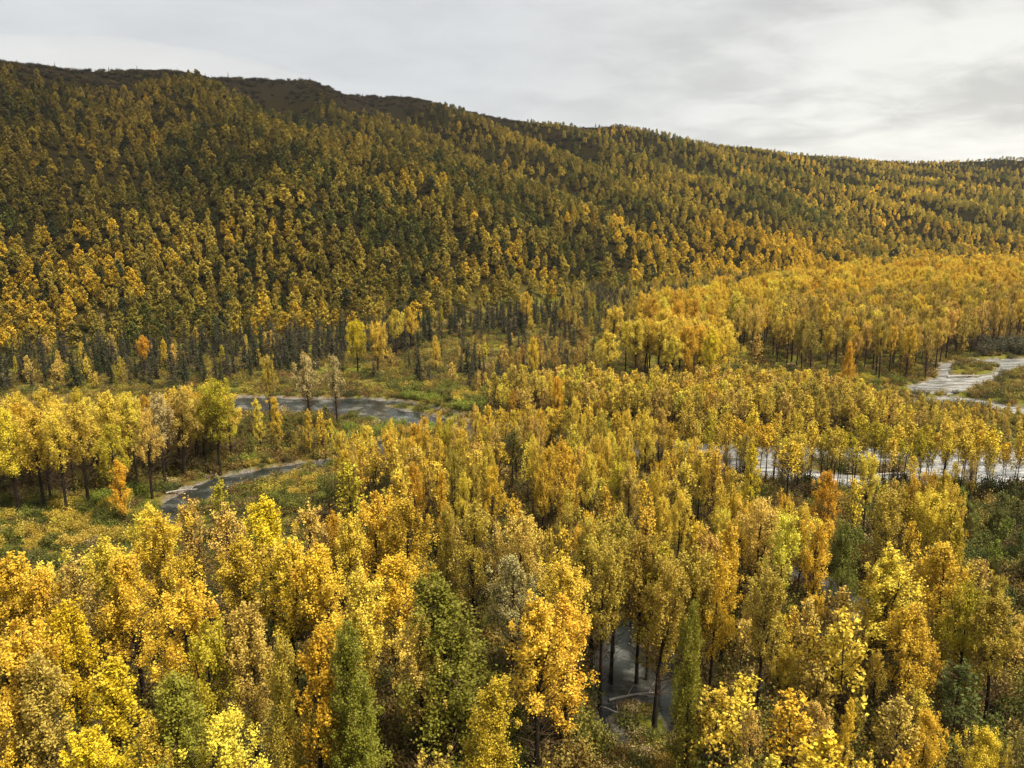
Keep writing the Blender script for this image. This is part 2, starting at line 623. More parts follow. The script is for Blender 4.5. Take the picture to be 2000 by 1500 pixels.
# ------------------------------------------------------------------ plants
class Bld:
    def __init__(s, seed):
        s.r = np.random.default_rng(seed)
        s.v, s.q, s.n = [], [], 0
        s.lv, s.ltone, s.mi = [], [], []

    def tube(s, pts, rad, sides=6):
        pts = np.asarray(pts, float)
        k = len(pts)
        d = np.gradient(pts, axis=0)
        d /= np.linalg.norm(d, axis=1)[:, None] + 1e-9
        ref = np.array([1.0, 0, 0]) if abs(d[0][0]) < 0.9 else np.array([0, 1.0, 0])
        a = np.cross(d, ref)
        a /= np.linalg.norm(a, axis=1)[:, None] + 1e-9
        b = np.cross(d, a)
        an = np.linspace(0, 2 * math.pi, sides, endpoint=False)
        ring = pts[:, None] + (a[:, None] * np.cos(an)[None, :, None] + b[:, None] * np.sin(an)[None, :, None]) * np.asarray(rad)[:, None, None]
        i = np.arange(k * sides).reshape(k, sides) + s.n
        j = np.roll(i, -1, axis=1)
        s.q.append(np.stack([i[:-1], j[:-1], j[1:], i[1:]], -1).reshape(-1, 4))
        s.v.append(ring.reshape(-1, 3))
        s.mi.append(np.zeros(len(s.q[-1]), int))
        s.n += k * sides

    def strips(s, p0, p1, w):
        """thin twigs: three-sided slivers"""
        p0 = np.asarray(p0)
        p1 = np.asarray(p1)
        d = p1 - p0
        d /= np.linalg.norm(d, axis=1)[:, None] + 1e-9
        a = np.cross(d, s.r.normal(size=p0.shape))
        a /= np.linalg.norm(a, axis=1)[:, None] + 1e-9
        w = np.asarray(w)[:, None]
        q = np.stack([p0 + a * w, p0 - a * w, p1 - a * w * 0.35, p1 + a * w * 0.35], 1)
        n = len(p0)
        i = np.arange(n * 4).reshape(n, 4) + s.n
        s.q.append(i)
        s.v.append(q.reshape(-1, 3))
        s.mi.append(np.ones(n, int))
        s.n += n * 4

    def leaves(s, c, size, up=0.5, asp=0.7, tone=None):
        c = np.asarray(c)
        n = len(c)
        nr = s.r.normal(size=(n, 3))
        nr /= np.linalg.norm(nr, axis=1)[:, None]
        nr[:, 2] = nr[:, 2] + up
        nr /= np.linalg.norm(nr, axis=1)[:, None]
        u = np.cross(nr, s.r.normal(size=(n, 3)))
        u /= np.linalg.norm(u, axis=1)[:, None] + 1e-9
        v = np.cross(nr, u)
        sz = (size * s.r.uniform(0.6, 1.35, n))[:, None]
        q = np.stack([c - u * sz, c - v * sz * asp, c + u * sz, c + v * sz * asp], 1)
        s.lv.append(q.reshape(-1, 3))
        s.ltone.append(s.r.random(n) if tone is None else tone)

    def wood_mesh(s, name, mats):
        return make_mesh(name, np.concatenate(s.v), [np.concatenate(s.q)], mats, mat_idx=np.concatenate(s.mi) if len(mats) > 1 else None)

    def leaf_mesh(s, name, mats):
        v = np.concatenate(s.lv)
        return make_mesh(name, v, [np.arange(len(v)).reshape(-1, 4)], mats, tone=np.concatenate(s.ltone))

    def joint_mesh(s, name, mats):
        v = np.concatenate(s.v + s.lv)
        q1 = np.concatenate(s.q)
        nl = sum(len(a) for a in s.ltone)
        q2 = np.arange(nl * 4).reshape(-1, 4) + s.n
        tone = np.concatenate([np.zeros(len(q1))] + s.ltone)
        mi = np.concatenate(s.mi + [np.full(nl, 2)])
        return make_mesh(name, v, [q1, q2], mats, tone=tone, mat_idx=mi)


def cottonwood(seed, h=16, cb=0.32, rad=2.3, limbs=34, per=34, leaf=0.17, prof='ovoid', sweep=1.0, twigs=260, trunk_r=0.19, lean=0.0, fork=False, spread=0.5, detail=1.0):
    b = Bld(seed)
    r = b.r
    k = 9
    wob = np.cumsum(r.normal(0, 0.012 * h, (k, 2)), axis=0) * np.linspace(0, 0.55, k)[:, None]
    zt = np.linspace(0, 1, k)
    lx = lean * h * zt ** 1.5
    tp = np.stack([wob[:, 0] + lx, wob[:, 1], zt * h * 0.97], 1)
    tp[0, 2] = -0.6
    b.tube(tp, 1.25 * trunk_r * (1 - 0.88 * zt) * (1 + 0.35 * (zt < 0.01)), 7 if detail > 0.7 else 5)
    if fork:
        i0 = 4
        f = tp[i0:].copy()
        off = r.normal(size=2)
        off /= np.linalg.norm(off)
        f[:, :2] += off * (np.linspace(0, 1, len(f)) ** 0.8)[:, None] * rad * 0.6
        f[:, 2] = tp[i0, 2] + (f[:, 2] - tp[i0, 2]) * 0.86
        b.tube(f, trunk_r * 0.6 * (1 - 0.8 * np.linspace(0, 1, len(f))), 6)
    trunkat = lambda z: np.array([np.interp(z, tp[:, 2], tp[:, 0]), np.interp(z, tp[:, 2], tp[:, 1]), z])
    cents, csz, ends0, ends1 = [], [], [], []
    for i in range(limbs):
        tt = (i + r.random()) / limbs
        tt = tt ** 0.92
        z0 = h * (cb + (0.97 - cb) * tt)
        if prof == 'ovoid':
            pr = 1.12 * (1 - tt) ** 0.62 * min(1, (tt + 0.16) / 0.40) + 0.10
        elif prof == 'cone':
            pr = (1.04 - tt) ** 0.75
        elif prof == 'top':
            pr = min(1, 0.45 + tt) * (1.12 - tt) ** 0.35
        else:
            pr = (math.sin(math.pi * (0.18 + 0.8 * tt)) ** 0.5)
        L = rad * pr * r.uniform(0.62, 1.15)
        az = i * 2.39996 + r.normal(0, 0.5)
        dirv = np.array([math.cos(az), math.sin(az)])
        p0 = trunkat(max(0.5, z0 - L * 0.55 * sweep))
        rise = L * sweep * r.uniform(0.75, 1.25)
        p1 = p0 + np.array([dirv[0] * L * 0.55, dirv[1] * L * 0.55, rise * 0.4])
        p2 = p0 + np.array([dirv[0] * L, dirv[1] * L, rise])
        rr = trunk_r * 0.26 * (1 - 0.6 * tt)
        b.tube([p0, p1, p2], [rr, rr * 0.6, rr * 0.2], 4)
        for fr in (0.38, 0.62, 0.84, 1.03):
            if r.random() < (0.12 if fr > 0.5 else 0.35):
                continue
            q = p0 * (1 - fr) ** 2 + 2 * p1 * fr * (1 - fr) + p2 * fr ** 2
            q = q + r.normal(0, 0.16 * rad * fr, 3) * np.array([1, 1, 0.8])
            cents.append(q)
            csz.append((0.30 + 0.3 * r.random()) * (0.55 + 0.45 * pr))
            ends0.append(p0 * (1 - fr * .8) ** 2 + 2 * p1 * fr * .8 * (1 - fr * .8) + p2 * (fr * .8) ** 2)
            ends1.append(q)
    for z0 in np.linspace(0.86, 1.0, 5):
        q = trunkat(h * z0 * 0.97)
        q[2] = h * z0
        cents.append(q + r.normal(0, 0.12, 3))
        csz.append(0.34 if z0 < 0.97 else 0.22)
        ends0.append(trunkat(h * z0 * 0.93))
        ends1.append(q)
    cents = np.array(cents)
    csz = np.array(csz) * (rad / 2.3) ** 0.35
    b.strips(np.array(ends0), np.array(ends1), np.full(len(cents), 0.03))
    # leaf sprays: elongated upward clusters, thinned irregularly so gaps remain
    low_ = np.clip((cents[:, 2] / h - cb) / (1 - cb), 0, 1)
    n_each = np.maximum(2, ((0.38 + 0.72 * low_) * per * (csz / 0.5) ** 1.6 * r.uniform(0.35, 1.35, len(cents)))).astype(int)
    idx = np.repeat(np.arange(len(cents)), n_each)
    n = len(idx)
    off = r.normal(0, 1, (n, 3)) * csz[idx][:, None] * np.array([spread * 0.85, spread * 0.85, spread * 1.6])
    c = cents[idx] + off
    ctone = r.normal(0, 0.16, len(cents))
    tone = np.clip(r.normal(0.54, 0.13, n) + ctone[idx], 0, 1)
    b.leaves(c, leaf, tone=tone)
    # fine twigs through the crown
    if twigs:
        ti = r.integers(0, len(cents), twigs)
        p0 = cents[ti] - np.array([0, 0, 0.3]) + r.normal(0, 0.25, (twigs, 3))
        dd = p0.copy()
        dd[:, :2] -= np.array([trunkat(min(h * 0.95, max(1, z)))[:2] for z in p0[:, 2]])
        dd[:, 2] = 0
        dd /= np.linalg.norm(dd, axis=1)[:, None] + 0.3
        p1 = p0 + dd * r.uniform(0.2, 0.6, (twigs, 1)) + np.array([0, 0, 1.0]) * r.uniform(0.25, 0.8, (twigs, 1))
        b.strips(p0, p1, np.full(twigs, 0.016))
        m = int(twigs * 0.8)
        zz_ = h * r.uniform(max(0.12, cb - 0.26), cb + 0.3, m)
        az = r.uniform(0, 2 * math.pi, m)
        q0 = np.array([trunkat(z) for z in zz_])
        ln = rad * r.uniform(0.15, 0.75, m)
        q0 = q0 + np.stack([np.cos(az) * ln * 0.3, np.sin(az) * ln * 0.3, ln * 0.3], 1)
        q1 = q0 + np.stack([np.cos(az) * ln, np.sin(az) * ln, ln * r.uniform(0.2, 1.4, m)], 1)
        b.strips(q0, q1, np.full(m, 0.02))
    return b


def spruce(seed, h=10, rad=0.95, tiers=26, per=15, leaf=0.2, base=0.1):
    b = Bld(seed)
    r = b.r
    z = np.linspace(0, 1, 7)
    b.tube(np.stack([r.normal(0, 0.02, 7) * z, r.normal(0, 0.02, 7) * z, z * h - 0.3], 1), 0.11 * (1 - 0.93 * z), 5)
    C, S = [], []
    for i in range(tiers):
        t_ = i / (tiers - 1)
        z0 = h * (base + (0.985 - base) * t_)
        L = rad * (1 - t_) ** 0.85 * r.uniform(0.65, 1.15) + 0.07
        nb_ = max(4, int(6 * (1 - t_) + 4))
        for j in range(nb_):
            az = r.uniform(0, 2 * math.pi)
            l = L * r.uniform(0.6, 1.1)
            p0 = np.array([0, 0, z0])
            p1 = np.array([math.cos(az) * l, math.sin(az) * l, z0 - 0.35 * l])
            b.strips([p0], [p1], [0.02])
            m = max(2, int(per * l / rad * 0.5))
            f = r.uniform(0.15, 1.05, m)[:, None]
            C.append(p0 + (p1 - p0) * f + r.normal(0, 0.07, (m, 3)))
    C = np.concatenate(C)
    b.leaves(C, leaf, up=0.4, asp=0.42, tone=np.clip(r.normal(0.5, 0.16, len(C)), 0, 1))
    return b


def birch(seed, h=10, rad=2.4, clumps=34, per=12, leaf=0.42):
    """hillside birch: short trunk, rounded to pointed crown down to near the ground"""
    b = Bld(seed)
    r = b.r
    z = np.linspace(0, 1, 5)
    tp = np.stack([np.cumsum(r.normal(0, 0.12, 5)), np.cumsum(r.normal(0, 0.12, 5)), z * h * 0.9 - 0.5], 1)
    b.tube(tp, 0.15 * (1 - 0.85 * z), 4)
    C, T = [], []
    for i in range(clumps):
        tt = r.random() ** 0.85
        zc = h * (0.2 + 0.76 * tt)
        pr = 1.1 * (1 - tt) ** 0.45 * min(1, (tt + 0.25) / 0.5) + 0.06
        az = i * 2.4 + r.normal(0, 0.3)
        L = rad * pr * r.uniform(0.45, 1.0)
        p = np.array([math.cos(az) * L, math.sin(az) * L, zc + L * 0.2])
        p0 = np.array([0, 0, max(0.8, zc - L * 0.6)])
        b.strips([p0], [p], [0.05])
        m = int(per * r.uniform(0.5, 1.4))
        sz = 0.62 * r.uniform(0.7, 1.2) * (1.1 - 0.5 * tt)
        C.append(p + r.normal(0, 1, (m, 3)) * np.array([0.5, 0.5, 0.62]) * sz)
        T.append(np.clip(r.normal(0.52, 0.15, m) + r.normal(0, 0.14), 0, 1))
    for zc in (0.9, 0.96, 1.0):
        C.append(np.array([0, 0, h * zc]) + r.normal(0, 0.22, (8, 3)))
        T.append(np.clip(r.normal(0.55, 0.15, 8), 0, 1))
    b.leaves(np.concatenate(C), leaf, up=0.7, tone=np.concatenate(T))
    return b


def shrub(seed, h=2.2, rad=1.7, stems=18, per=120, leaf=0.078):
    b = Bld(seed)
    r = b.r
    C = []
    for i in range(stems):
        az = i * 2.4 + r.normal(0, 0.4)
        L = rad * r.uniform(0.2, 1.0)
        hh = h * r.uniform(0.55, 1.0) * (1 - 0.35 * (L / rad) ** 2)
        p0 = np.array([math.cos(az) * 0.12, math.sin(az) * 0.12, -0.2])
        p1 = np.array([math.cos(az) * L * 0.6, math.sin(az) * L * 0.6, hh * 0.6])
        p2 = np.array([math.cos(az) * L, math.sin(az) * L, hh])
        b.tube([p0, p1, p2], [0.035, 0.022, 0.008], 4)
        m = int(per * r.uniform(0.6, 1.4))
        f = r.uniform(0.3, 1.05, m)[:, None]
        C.append(p0 * (1 - f) ** 2 + 2 * p1 * f * (1 - f) + p2 * f ** 2 + r.normal(0, 0.2, (m, 3)))
    C = np.concatenate(C)
    C[:, 2] = np.maximum(C[:, 2], 0.03)
    b.leaves(C, leaf, up=0.6)
    return b


PALETTE = {
    'gold': (0.93, 0.60, 0.055), 'yellow': (0.94, 0.68, 0.08), 'lemon': (0.88, 0.67, 0.035), 'lime': (0.62, 0.50, 0.04), 'moss': (0.30, 0.285, 0.035),
    'green': (0.20, 0.20, 0.035), 'deep': (0.13, 0.15, 0.04), 'olive': (0.56, 0.415, 0.06), 'orange': (0.86, 0.48, 0.04), 'slate': (0.09, 0.082, 0.045), 'pitch': (0.045, 0.055, 0.022),
    'tan': (0.80, 0.55, 0.11), 'brown': (0.62, 0.41, 0.08), 'pale': (0.72, 0.58, 0.22), 'grass': (0.28, 0.33, 0.045), 'grey': (0.13, 0.12, 0.065)}
WORD = {'moss': 'mossy green', 'slate': 'grey-green', 'pitch': 'dark green', 'gold': 'golden', 'yellow': 'bright yellow', 'lemon': 'lemon-yellow', 'lime': 'yellow-green', 'green': 'green', 'deep': 'dark green',
        'olive': 'olive', 'orange': 'orange', 'tan': 'pale tan', 'brown': 'brown', 'pale': 'straw-pale', 'grass': 'fresh green', 'grey': 'grey-green'}


def tint(name, rr, amt=0.12):
    if not isinstance(name, str):
        return tuple(name)
    c = np.array(PALETTE[name])
    v = 0.97 + rr.normal(0, amt)
    c = c * np.clip(v, 0.7, 1.3) * (1 + rr.normal(0, 0.03, 3))
    return tuple(np.clip(c, 0.005, 0.95)) + (1.0,)


# prototypes: (native height, trunk mesh, crown mesh, joint mesh for the stands made of stuff)
PROTO = {}


def reg(style, builder, h, leafm=M_LEAF, leafi=M_LEAF_I, wood=M_BARK):
    PROTO.setdefault(style, []).append((h, builder.wood_mesh(style + "_wood", [wood, M_TWIG]), builder.leaf_mesh(style + "_foliage", [leafm]),
                                        builder.joint_mesh(style + "_joint", [wood, M_TWIG, leafi])))


for s_ in range(5):
    reg('full', cottonwood(100 + s_, 16, 0.38 + 0.05 * (s_ % 3), 2.0 + 0.13 * s_, 42, 190, 0.086, 'ovoid', 1.15, twigs=420, fork=s_ % 2 == 1), 16)
for s_ in range(3):
    reg('crown', cottonwood(120 + s_, 16, 0.45, 2.2, 34, 180, 0.088, 'top', 1.2, twigs=420, fork=True, lean=0.02 * s_), 16)
for s_ in range(3):
    reg('sparse', cottonwood(140 + s_, 16, 0.40, 2.1, 38, 80, 0.085, 'ovoid', 1.2, twigs=1100), 16, wood=M_BARK)
for s_ in range(2):
    reg('cone', cottonwood(160 + s_, 16, 0.10, 2.9, 76, 190, 0.085, 'cone', 0.45, twigs=150, spread=0.6), 16)
for s_ in range(2):
    reg('spire', cottonwood(170 + s_, 16, 0.2, 1.5, 46, 190, 0.086, 'ovoid', 1.3, twigs=150), 16)
reg('broad', cottonwood(180, 14, 0.36, 3.1, 48, 180, 0.09, 'top', 0.5, twigs=300), 14)
reg('broad', cottonwood(181, 14, 0.20, 3.2, 54, 180, 0.09, 'ovoid', 0.7, twigs=300, fork=True), 14)
for s_ in range(4):
    reg('slim', cottonwood(200 + s_, 11, 0.54, 1.3, 20, 50, 0.11, 'ovoid', 1.5, twigs=320, trunk_r=0.09, detail=0.5), 11)
for s_ in range(3):
    reg('pole', cottonwood(210 + s_, 11, 0.62, 1.3, 18, 46, 0.12, 'ovoid', 1.5, twigs=130, trunk_r=0.085, detail=0.5), 11)
for s_ in range(3):
    reg('bushy', cottonwood(220 + s_, 9, 0.10, 1.6, 32, 40, 0.13, 'ovoid', 1.6, twigs=520, trunk_r=0.08, detail=0.5), 9)
for s_ in range(4):
    reg('spruce', spruce(300 + s_, 10, 1.05 + 0.32 * s_, tiers=22 + s_, per=36, leaf=0.21), 10, M_NEEDLE, M_NEEDLE_I)
for s_ in range(5):
    reg('birch', birch(400 + s_, 10, 2.35 + 0.17 * s_, clumps=52, per=18, leaf=0.36), 10)
for s_ in range(4):
    reg('shrub', shrub(500 + s_), 2.2, wood=M_TWIG)
for s_ in range(3):
    reg('tuft', shrub(520 + s_, 0.8, 1.0, 10, 42, 0.07), 0.8, wood=M_TWIG)


# ------------------------------------------------------------------ where every plant stands
class Plant:
    __slots__ = ('x', 'y', 'h', 'style', 'col', 'ws', 'hero', 'zone', 'size', 'v', 'rz', 'px', 'py', 'label')


plants = []


def add(x, y, h, style, col, ws=1.0, hero=None, zone=''):
    p = Plant()
    p.x, p.y, p.h, p.style, p.col, p.ws, p.hero, p.zone = float(x), float(y), float(h), style, col, ws, hero, zone
    p.v = int(rng.integers(0, 99))
    p.rz = float(rng.uniform(0, 6.283))
    plants.append(p)
    return p


def by_top(px, py, h, style, col, ws=1.0, zone='near', label=True):
    """a tree measured in the photograph by its top and an estimated height"""
    x, y = P(px, py, h)
    add(x, y, h, style, col, ws, hero=label, zone=zone)


HERO = [
    # near left
    (215, 1290, 14, 'spire', 'lemon', 1.5), (165, 1425, 12, 'full', 'lemon', 1.1), (300, 1405, 13, 'full', 'yellow', 1.0), (335, 1325, 15, 'cone', 'moss', 1.1),
    (430, 1395, 13, 'full', 'yellow', 1.2), (130, 1180, 16, 'full', 'lemon', 1.0), (15, 1085, 16, 'full', 'gold', 1.2), (75, 1120, 15, 'full', 'gold', 1.0),
    (195, 1058, 16, 'full', 'yellow', 1.2), (140, 1095, 16, 'sparse', 'tan', 1.0), (250, 1085, 16, 'full', 'gold', 1.1), (345, 1145, 16, 'full', 'gold', 1.1),
    (20, 1230, 16, 'full', 'gold', 1.1), (60, 1290, 15, 'full', 'brown', 1.1), (395, 1225, 15, 'full', 'lime', 0.9), (520, 965, 16, 'full', 'lemon', 1.3),
    (440, 985, 16, 'sparse', 'tan', 1.1), (365, 975, 16, 'sparse', 'tan', 1.0), (320, 1010, 16, 'full', 'gold', 1.0), (600, 980, 16, 'sparse', 'tan', 1.1),
    (425, 940, 9, 'bushy', 'lime', 1.0), (470, 1040, 16, 'full', 'gold', 1.2), (560, 1050, 16, 'full', 'gold', 1.1), (620, 1060, 16, 'full', 'gold', 1.1),
    (545, 1250, 15, 'cone', 'olive', 0.7), (605, 1235, 16, 'spire', 'orange', 1.0), (672, 1225, 16, 'cone', 'moss', 0.8), (700, 1335, 13, 'cone', 'moss', 1.0),
    (725, 962, 16, 'full', 'gold', 1.1), (790, 968, 16, 'full', 'gold', 1.1), (680, 1000, 15, 'full', 'yellow', 1.0), (765, 1080, 16, 'full', 'gold', 1.1),
    (700, 1120, 16, 'full', 'yellow', 1.0), (880, 1128, 17, 'cone', 'moss', 1.45), (955, 1330, 13, 'cone', 'lime', 1.1), (870, 985, 14, 'cone', 'olive', 0.7),
    (925, 985, 15, 'full', 'olive', 1.0), (1010, 1000, 15, 'full', 'tan', 1.0), (1110, 1095, 16, 'full', 'yellow', 1.0), (1050, 1165, 16, 'full', 'gold', 1.2),
    (1000, 1080, 14, 'full', 'pale', 1.0), (1110, 1150, 15, 'spire', 'gold', 1.3), (1205, 975, 16, 'full', 'olive', 1.0), (1160, 1000, 16, 'crown', 'olive', 1.0),
    (820, 1190, 15, 'full', 'tan', 1.0), (480, 1180, 16, 'full', 'tan', 1.0),
    # tall stems standing in and around the dark pool
    (1203, 1015, 16, 'crown', 'olive', 0.9), (1180, 1050, 16, 'crown', 'olive', 0.8), (1292, 1085, 16, 'crown', 'olive', 0.9), (1275, 1030, 15, 'crown', 'olive', 0.8),
    # near right
    (1300, 1030, 16, 'spire', 'lime', 1.2), (1255, 1015, 16, 'full', 'olive', 0.9), (1350, 1060, 16, 'full', 'olive', 1.0), (1425, 1020, 15, 'spire', 'gold', 1.0),
    (1480, 975, 15, 'crown', 'tan', 1.0), (1535, 1005, 15, 'crown', 'yellow', 0.9), (1600, 1020, 14, 'crown', 'gold', 0.9), (1655, 1018, 12, 'broad', 'green', 0.75),
    (1745, 1072, 15, 'full', 'yellow', 1.35), (1715, 1110, 13, 'full', 'yellow', 0.9), (1785, 1180, 13, 'full', 'gold', 1.2), (1740, 955, 14, 'crown', 'olive', 1.1),
    (1820, 960, 13, 'broad', 'yellow', 0.85), (1850, 1060, 14, 'full', 'gold', 1.2), (1900, 1140, 13, 'broad', 'lime', 0.8), (1960, 1165, 13, 'full', 'olive', 1.1),
    (1815, 1385, 8, 'broad', 'gold', 0.9), (1610, 1425, 8, 'bushy', 'gold', 1.5), (1405, 1335, 9, 'bushy', 'yellow', 1.2), (1540, 1262, 7, 'broad', 'yellow', 0.9),
    (1662, 1360, 9, 'spire', 'gold', 0.8), (1930, 1420, 8, 'broad', 'gold', 1.0), (1450, 1480, 6, 'bushy', 'olive', 1.4), (1400, 1085, 15, 'full', 'gold', 0.7),
    (1500, 1110, 15, 'crown', 'olive', 0.9), (1880, 1290, 9, 'bushy', 'deep', 1.2), (1355, 1180, 15, 'cone', 'moss', 0.6),
    # between the creek and the near wood
    (680, 905, 11, 'bushy', 'lime', 1.1), (730, 880, 10, 'slim', 'yellow', 1.4), (810, 905, 13, 'full', 'orange', 0.7), (865, 920, 13, 'spire', 'orange', 0.7),
    (1000, 835, 11, 'slim', 'green', 1.3), (1290, 795, 12, 'full', 'tan', 0.9), (1265, 810, 12, 'full', 'yellow', 0.9), (1085, 798, 9, 'slim', 'gold', 1.4),
    (1240, 1010, 12, 'full', 'gold', 0.8), (1615, 915, 12, 'full', 'orange', 0.9), (1470, 870, 12, 'spire', 'lemon', 1.1), (1700, 890, 12, 'crown', 'yellow', 0.9),
    (1545, 860, 11, 'slim', 'gold', 1.6), (1370, 880, 12, 'full', 'yellow', 0.9), (960, 905, 12, 'full', 'gold', 0.9), (1060, 905, 12, 'full', 'gold', 0.9),
    (1150, 885, 12, 'full', 'yellow', 0.9), (1230, 905, 12, 'full', 'tan', 0.9),
    # beyond the creek, left
    (415, 742, 16, 'broad', 'lime', 1.0), (520, 697, 15, 'crown', 'olive', 0.95), (597, 692, 15, 'sparse', 'pale', 1.25), (652, 694, 15, 'sparse', 'pale', 0.95),
    (538, 775, 10, 'spire', 'gold', 1.2), (503, 778, 10, 'spire', 'yellow', 1.0), (600, 797, 9, 'spire', 'yellow', 1.1), (625, 803, 8, 'bushy', 'gold', 0.8),
    (228, 893, 10, 'spire', 'orange', 1.3), (145, 758, 13, 'full', 'lime', 0.8), (345, 760, 15, 'full', 'tan', 1.2), (305, 768, 15, 'full', 'pale', 1.2),
    (200, 770, 16, 'full', 'yellow', 1.2), (150, 790, 16, 'full', 'yellow', 1.1), (60, 795, 16, 'full', 'yellow', 1.2), (10, 800, 16, 'full', 'gold', 1.1),
    (105, 800, 16, 'crown', 'yellow', 1.0), (250, 775, 15, 'crown', 'yellow', 1.0), (215, 825, 14, 'full', 'lime', 1.0), (280, 800, 14, 'full', 'tan', 1.0),
    # far bank
    (275, 655, 11, 'full', 'orange', 1.1), (318, 662, 9, 'spire', 'gold', 1.3), (158, 668, 9, 'spire', 'yellow', 1.1), (695, 628, 14, 'broad', 'lemon', 1.0),
    (735, 630, 14, 'broad', 'yellow', 1.0), (1043, 660, 13, 'full', 'gold', 0.9), (1198, 598, 15, 'full', 'yellow', 1.4), (1345, 680, 10, 'spire', 'orange', 1.2),
    (1388, 643, 15, 'full', 'lemon', 1.1), (1662, 668, 12, 'cone', 'orange', 0.85), (1090, 735, 10, 'broad', 'orange', 0.7), (1000, 760, 7, 'bushy', 'orange', 0.8),
    (1480, 655, 9, 'bushy', 'tan', 1.2), (1610, 590, 14, 'full', 'gold', 1.2), (800, 600, 14, 'full', 'gold', 1.1), (772, 604, 14, 'full', 'yellow', 1.0),
    (1028, 570, 14, 'full', 'gold', 1.0), (850, 655, 10, 'spire', 'yellow', 1.2), (1245, 630, 15, 'crown', 'yellow', 1.4), (1290, 628, 15, 'crown', 'yellow', 1.4),
    (1190, 650, 13, 'full', 'yellow', 1.4), (1315, 655, 13, 'full', 'yellow', 1.3),
]
for hrow in HERO:
    by_top(*hrow)


def ground_px(x, y):
    return to_px(x, y, 0.0)


OPEN = [  # clearings in the near wood, measured where the stems would stand
    [(1150, 1180), (1345, 1190), (1370, 1480), (1390, 2300), (1120, 2300), (1140, 1400)],
    [(1560, 1110), (1650, 1120), (1740, 1230), (1700, 1330), (1580, 1330)],
    [(1790, 1340), (2200, 1330), (2260, 1640), (1830, 1640)],
    [(0, 1010), (260, 1000), (300, 1120), (80, 1200), (-100, 1180)],
]


HRECT = []
for p in plants:
    d_ = math.hypot(p.x, p.y)
    tx_, ty_ = to_px(p.x, p.y, p.h)
    hw_ = {'cone': 2.6, 'broad': 3.0, 'spire': 1.4}.get(p.style, 2.2) * p.ws * p.h / 16 / d_ * FPX
    HRECT.append((tx_, ty_, hw_ * 0.75, FPX * p.h / d_ * 0.52, d_))


def hides_hero(x, y, h, hw):
    d = math.hypot(x, y)
    tx, ty = to_px(x, y, h)
    for (hx, hy, w_, hh, hd) in HRECT:
        if d < hd - 1 and abs(tx - hx) < w_ + hw / d * FPX * 0.55 and hy - 400 < ty < hy + hh:
            return True
    return False


def scatter(poly_px, spacing, hfun, styles, cols, zone, ws=(0.85, 1.2), seed=0, openings=True, keep=1.0, tries=30, avoid_water=0.8):
    rr = np.random.default_rng(seed)
    poly = world_poly(poly_px)
    xs = [a for a, b in poly]
    ys = [b for a, b in poly]
    area = (max(xs) - min(xs)) * (max(ys) - min(ys))
    n = int(area / spacing ** 2 * 6)
    x = rr.uniform(min(xs), max(xs), n)
    y = rr.uniform(min(ys), max(ys), n)
    ok = inpoly(x, y, poly)
    x, y = x[ok], y[ok]
    if avoid_water is not None:
        ok = water_depth(x, y) < -avoid_water
        x, y = x[ok], y[ok]
    if openings:
        gx, gy = ground_px(x, y)
        bad = np.zeros(len(x), bool)
        for op in OPEN:
            bad |= inpoly(gx, gy, op)
        x, y = x[~bad], y[~bad]
    cell = {}
    def near(a, b, d):
        i, j = int(a // 4), int(b // 4)
        for u in (-1, 0, 1):
            for v in (-1, 0, 1):
                for (c, e) in cell.get((i + u, j + v), ()):
                    if (c - a) ** 2 + (e - b) ** 2 < d * d:
                        return True
        return False
    for p in plants:
        cell.setdefault((int(p.x // 4), int(p.y // 4)), []).append((p.x, p.y))
    sn, sw = zip(*styles)
    cn, cw = zip(*cols)
    sw = np.array(sw) / sum(sw)
    cw = np.array(cw) / sum(cw)
    out = []
    for a, b in zip(x, y):
        d = spacing * rr.uniform(0.8, 1.25)
        if near(a, b, min(d, 3.99)):
            continue
        cell.setdefault((int(a // 4), int(b // 4)), []).append((a, b))
        if rr.random() > keep:
            continue
        h = hfun(a, b, rr)
        st = sn[rr.choice(len(sn), p=sw)]
        if st not in ('shrub', 'spruce') and hides_hero(a, b, h, {'slim': 0.9, 'pole': 0.9, 'bushy': 1.1}.get(st, 1.9)):
            continue
        # colours come in patches
        g = fbm(np.array(a / 9.0), np.array(b / 9.0), 2)
        u = np.clip(0.5 * rr.random() + 0.5 * ((g - 0.28) / 0.44), 0, 0.999)
        cc = cn[int(np.searchsorted(np.cumsum(cw), u))] if u < 0.999 else cn[-1]
        out.append(add(a, b, h, st, cc, rr.uniform(*ws), zone=zone))
    return out


U = lambda a, b: (lambda x, y, r: r.uniform(a, b))
# near wood, left half and centre
scatter([(-500, 1440), (0, 1430), (200, 1395), (300, 1290), (640, 1262), (840, 1250), (1150, 1290), (1160, 2400), (-1400, 2400)], 2.8, U(13.2, 16.3),
        [('full', 6), ('sparse', 1.6), ('spire', 2.5), ('crown', 1)], [('olive', 0.7), ('gold', 4.5), ('yellow', 5.5), ('tan', 1), ('brown', 0.3), ('lime', 0.6), ('lemon', 1)], 'near_left', seed=1)
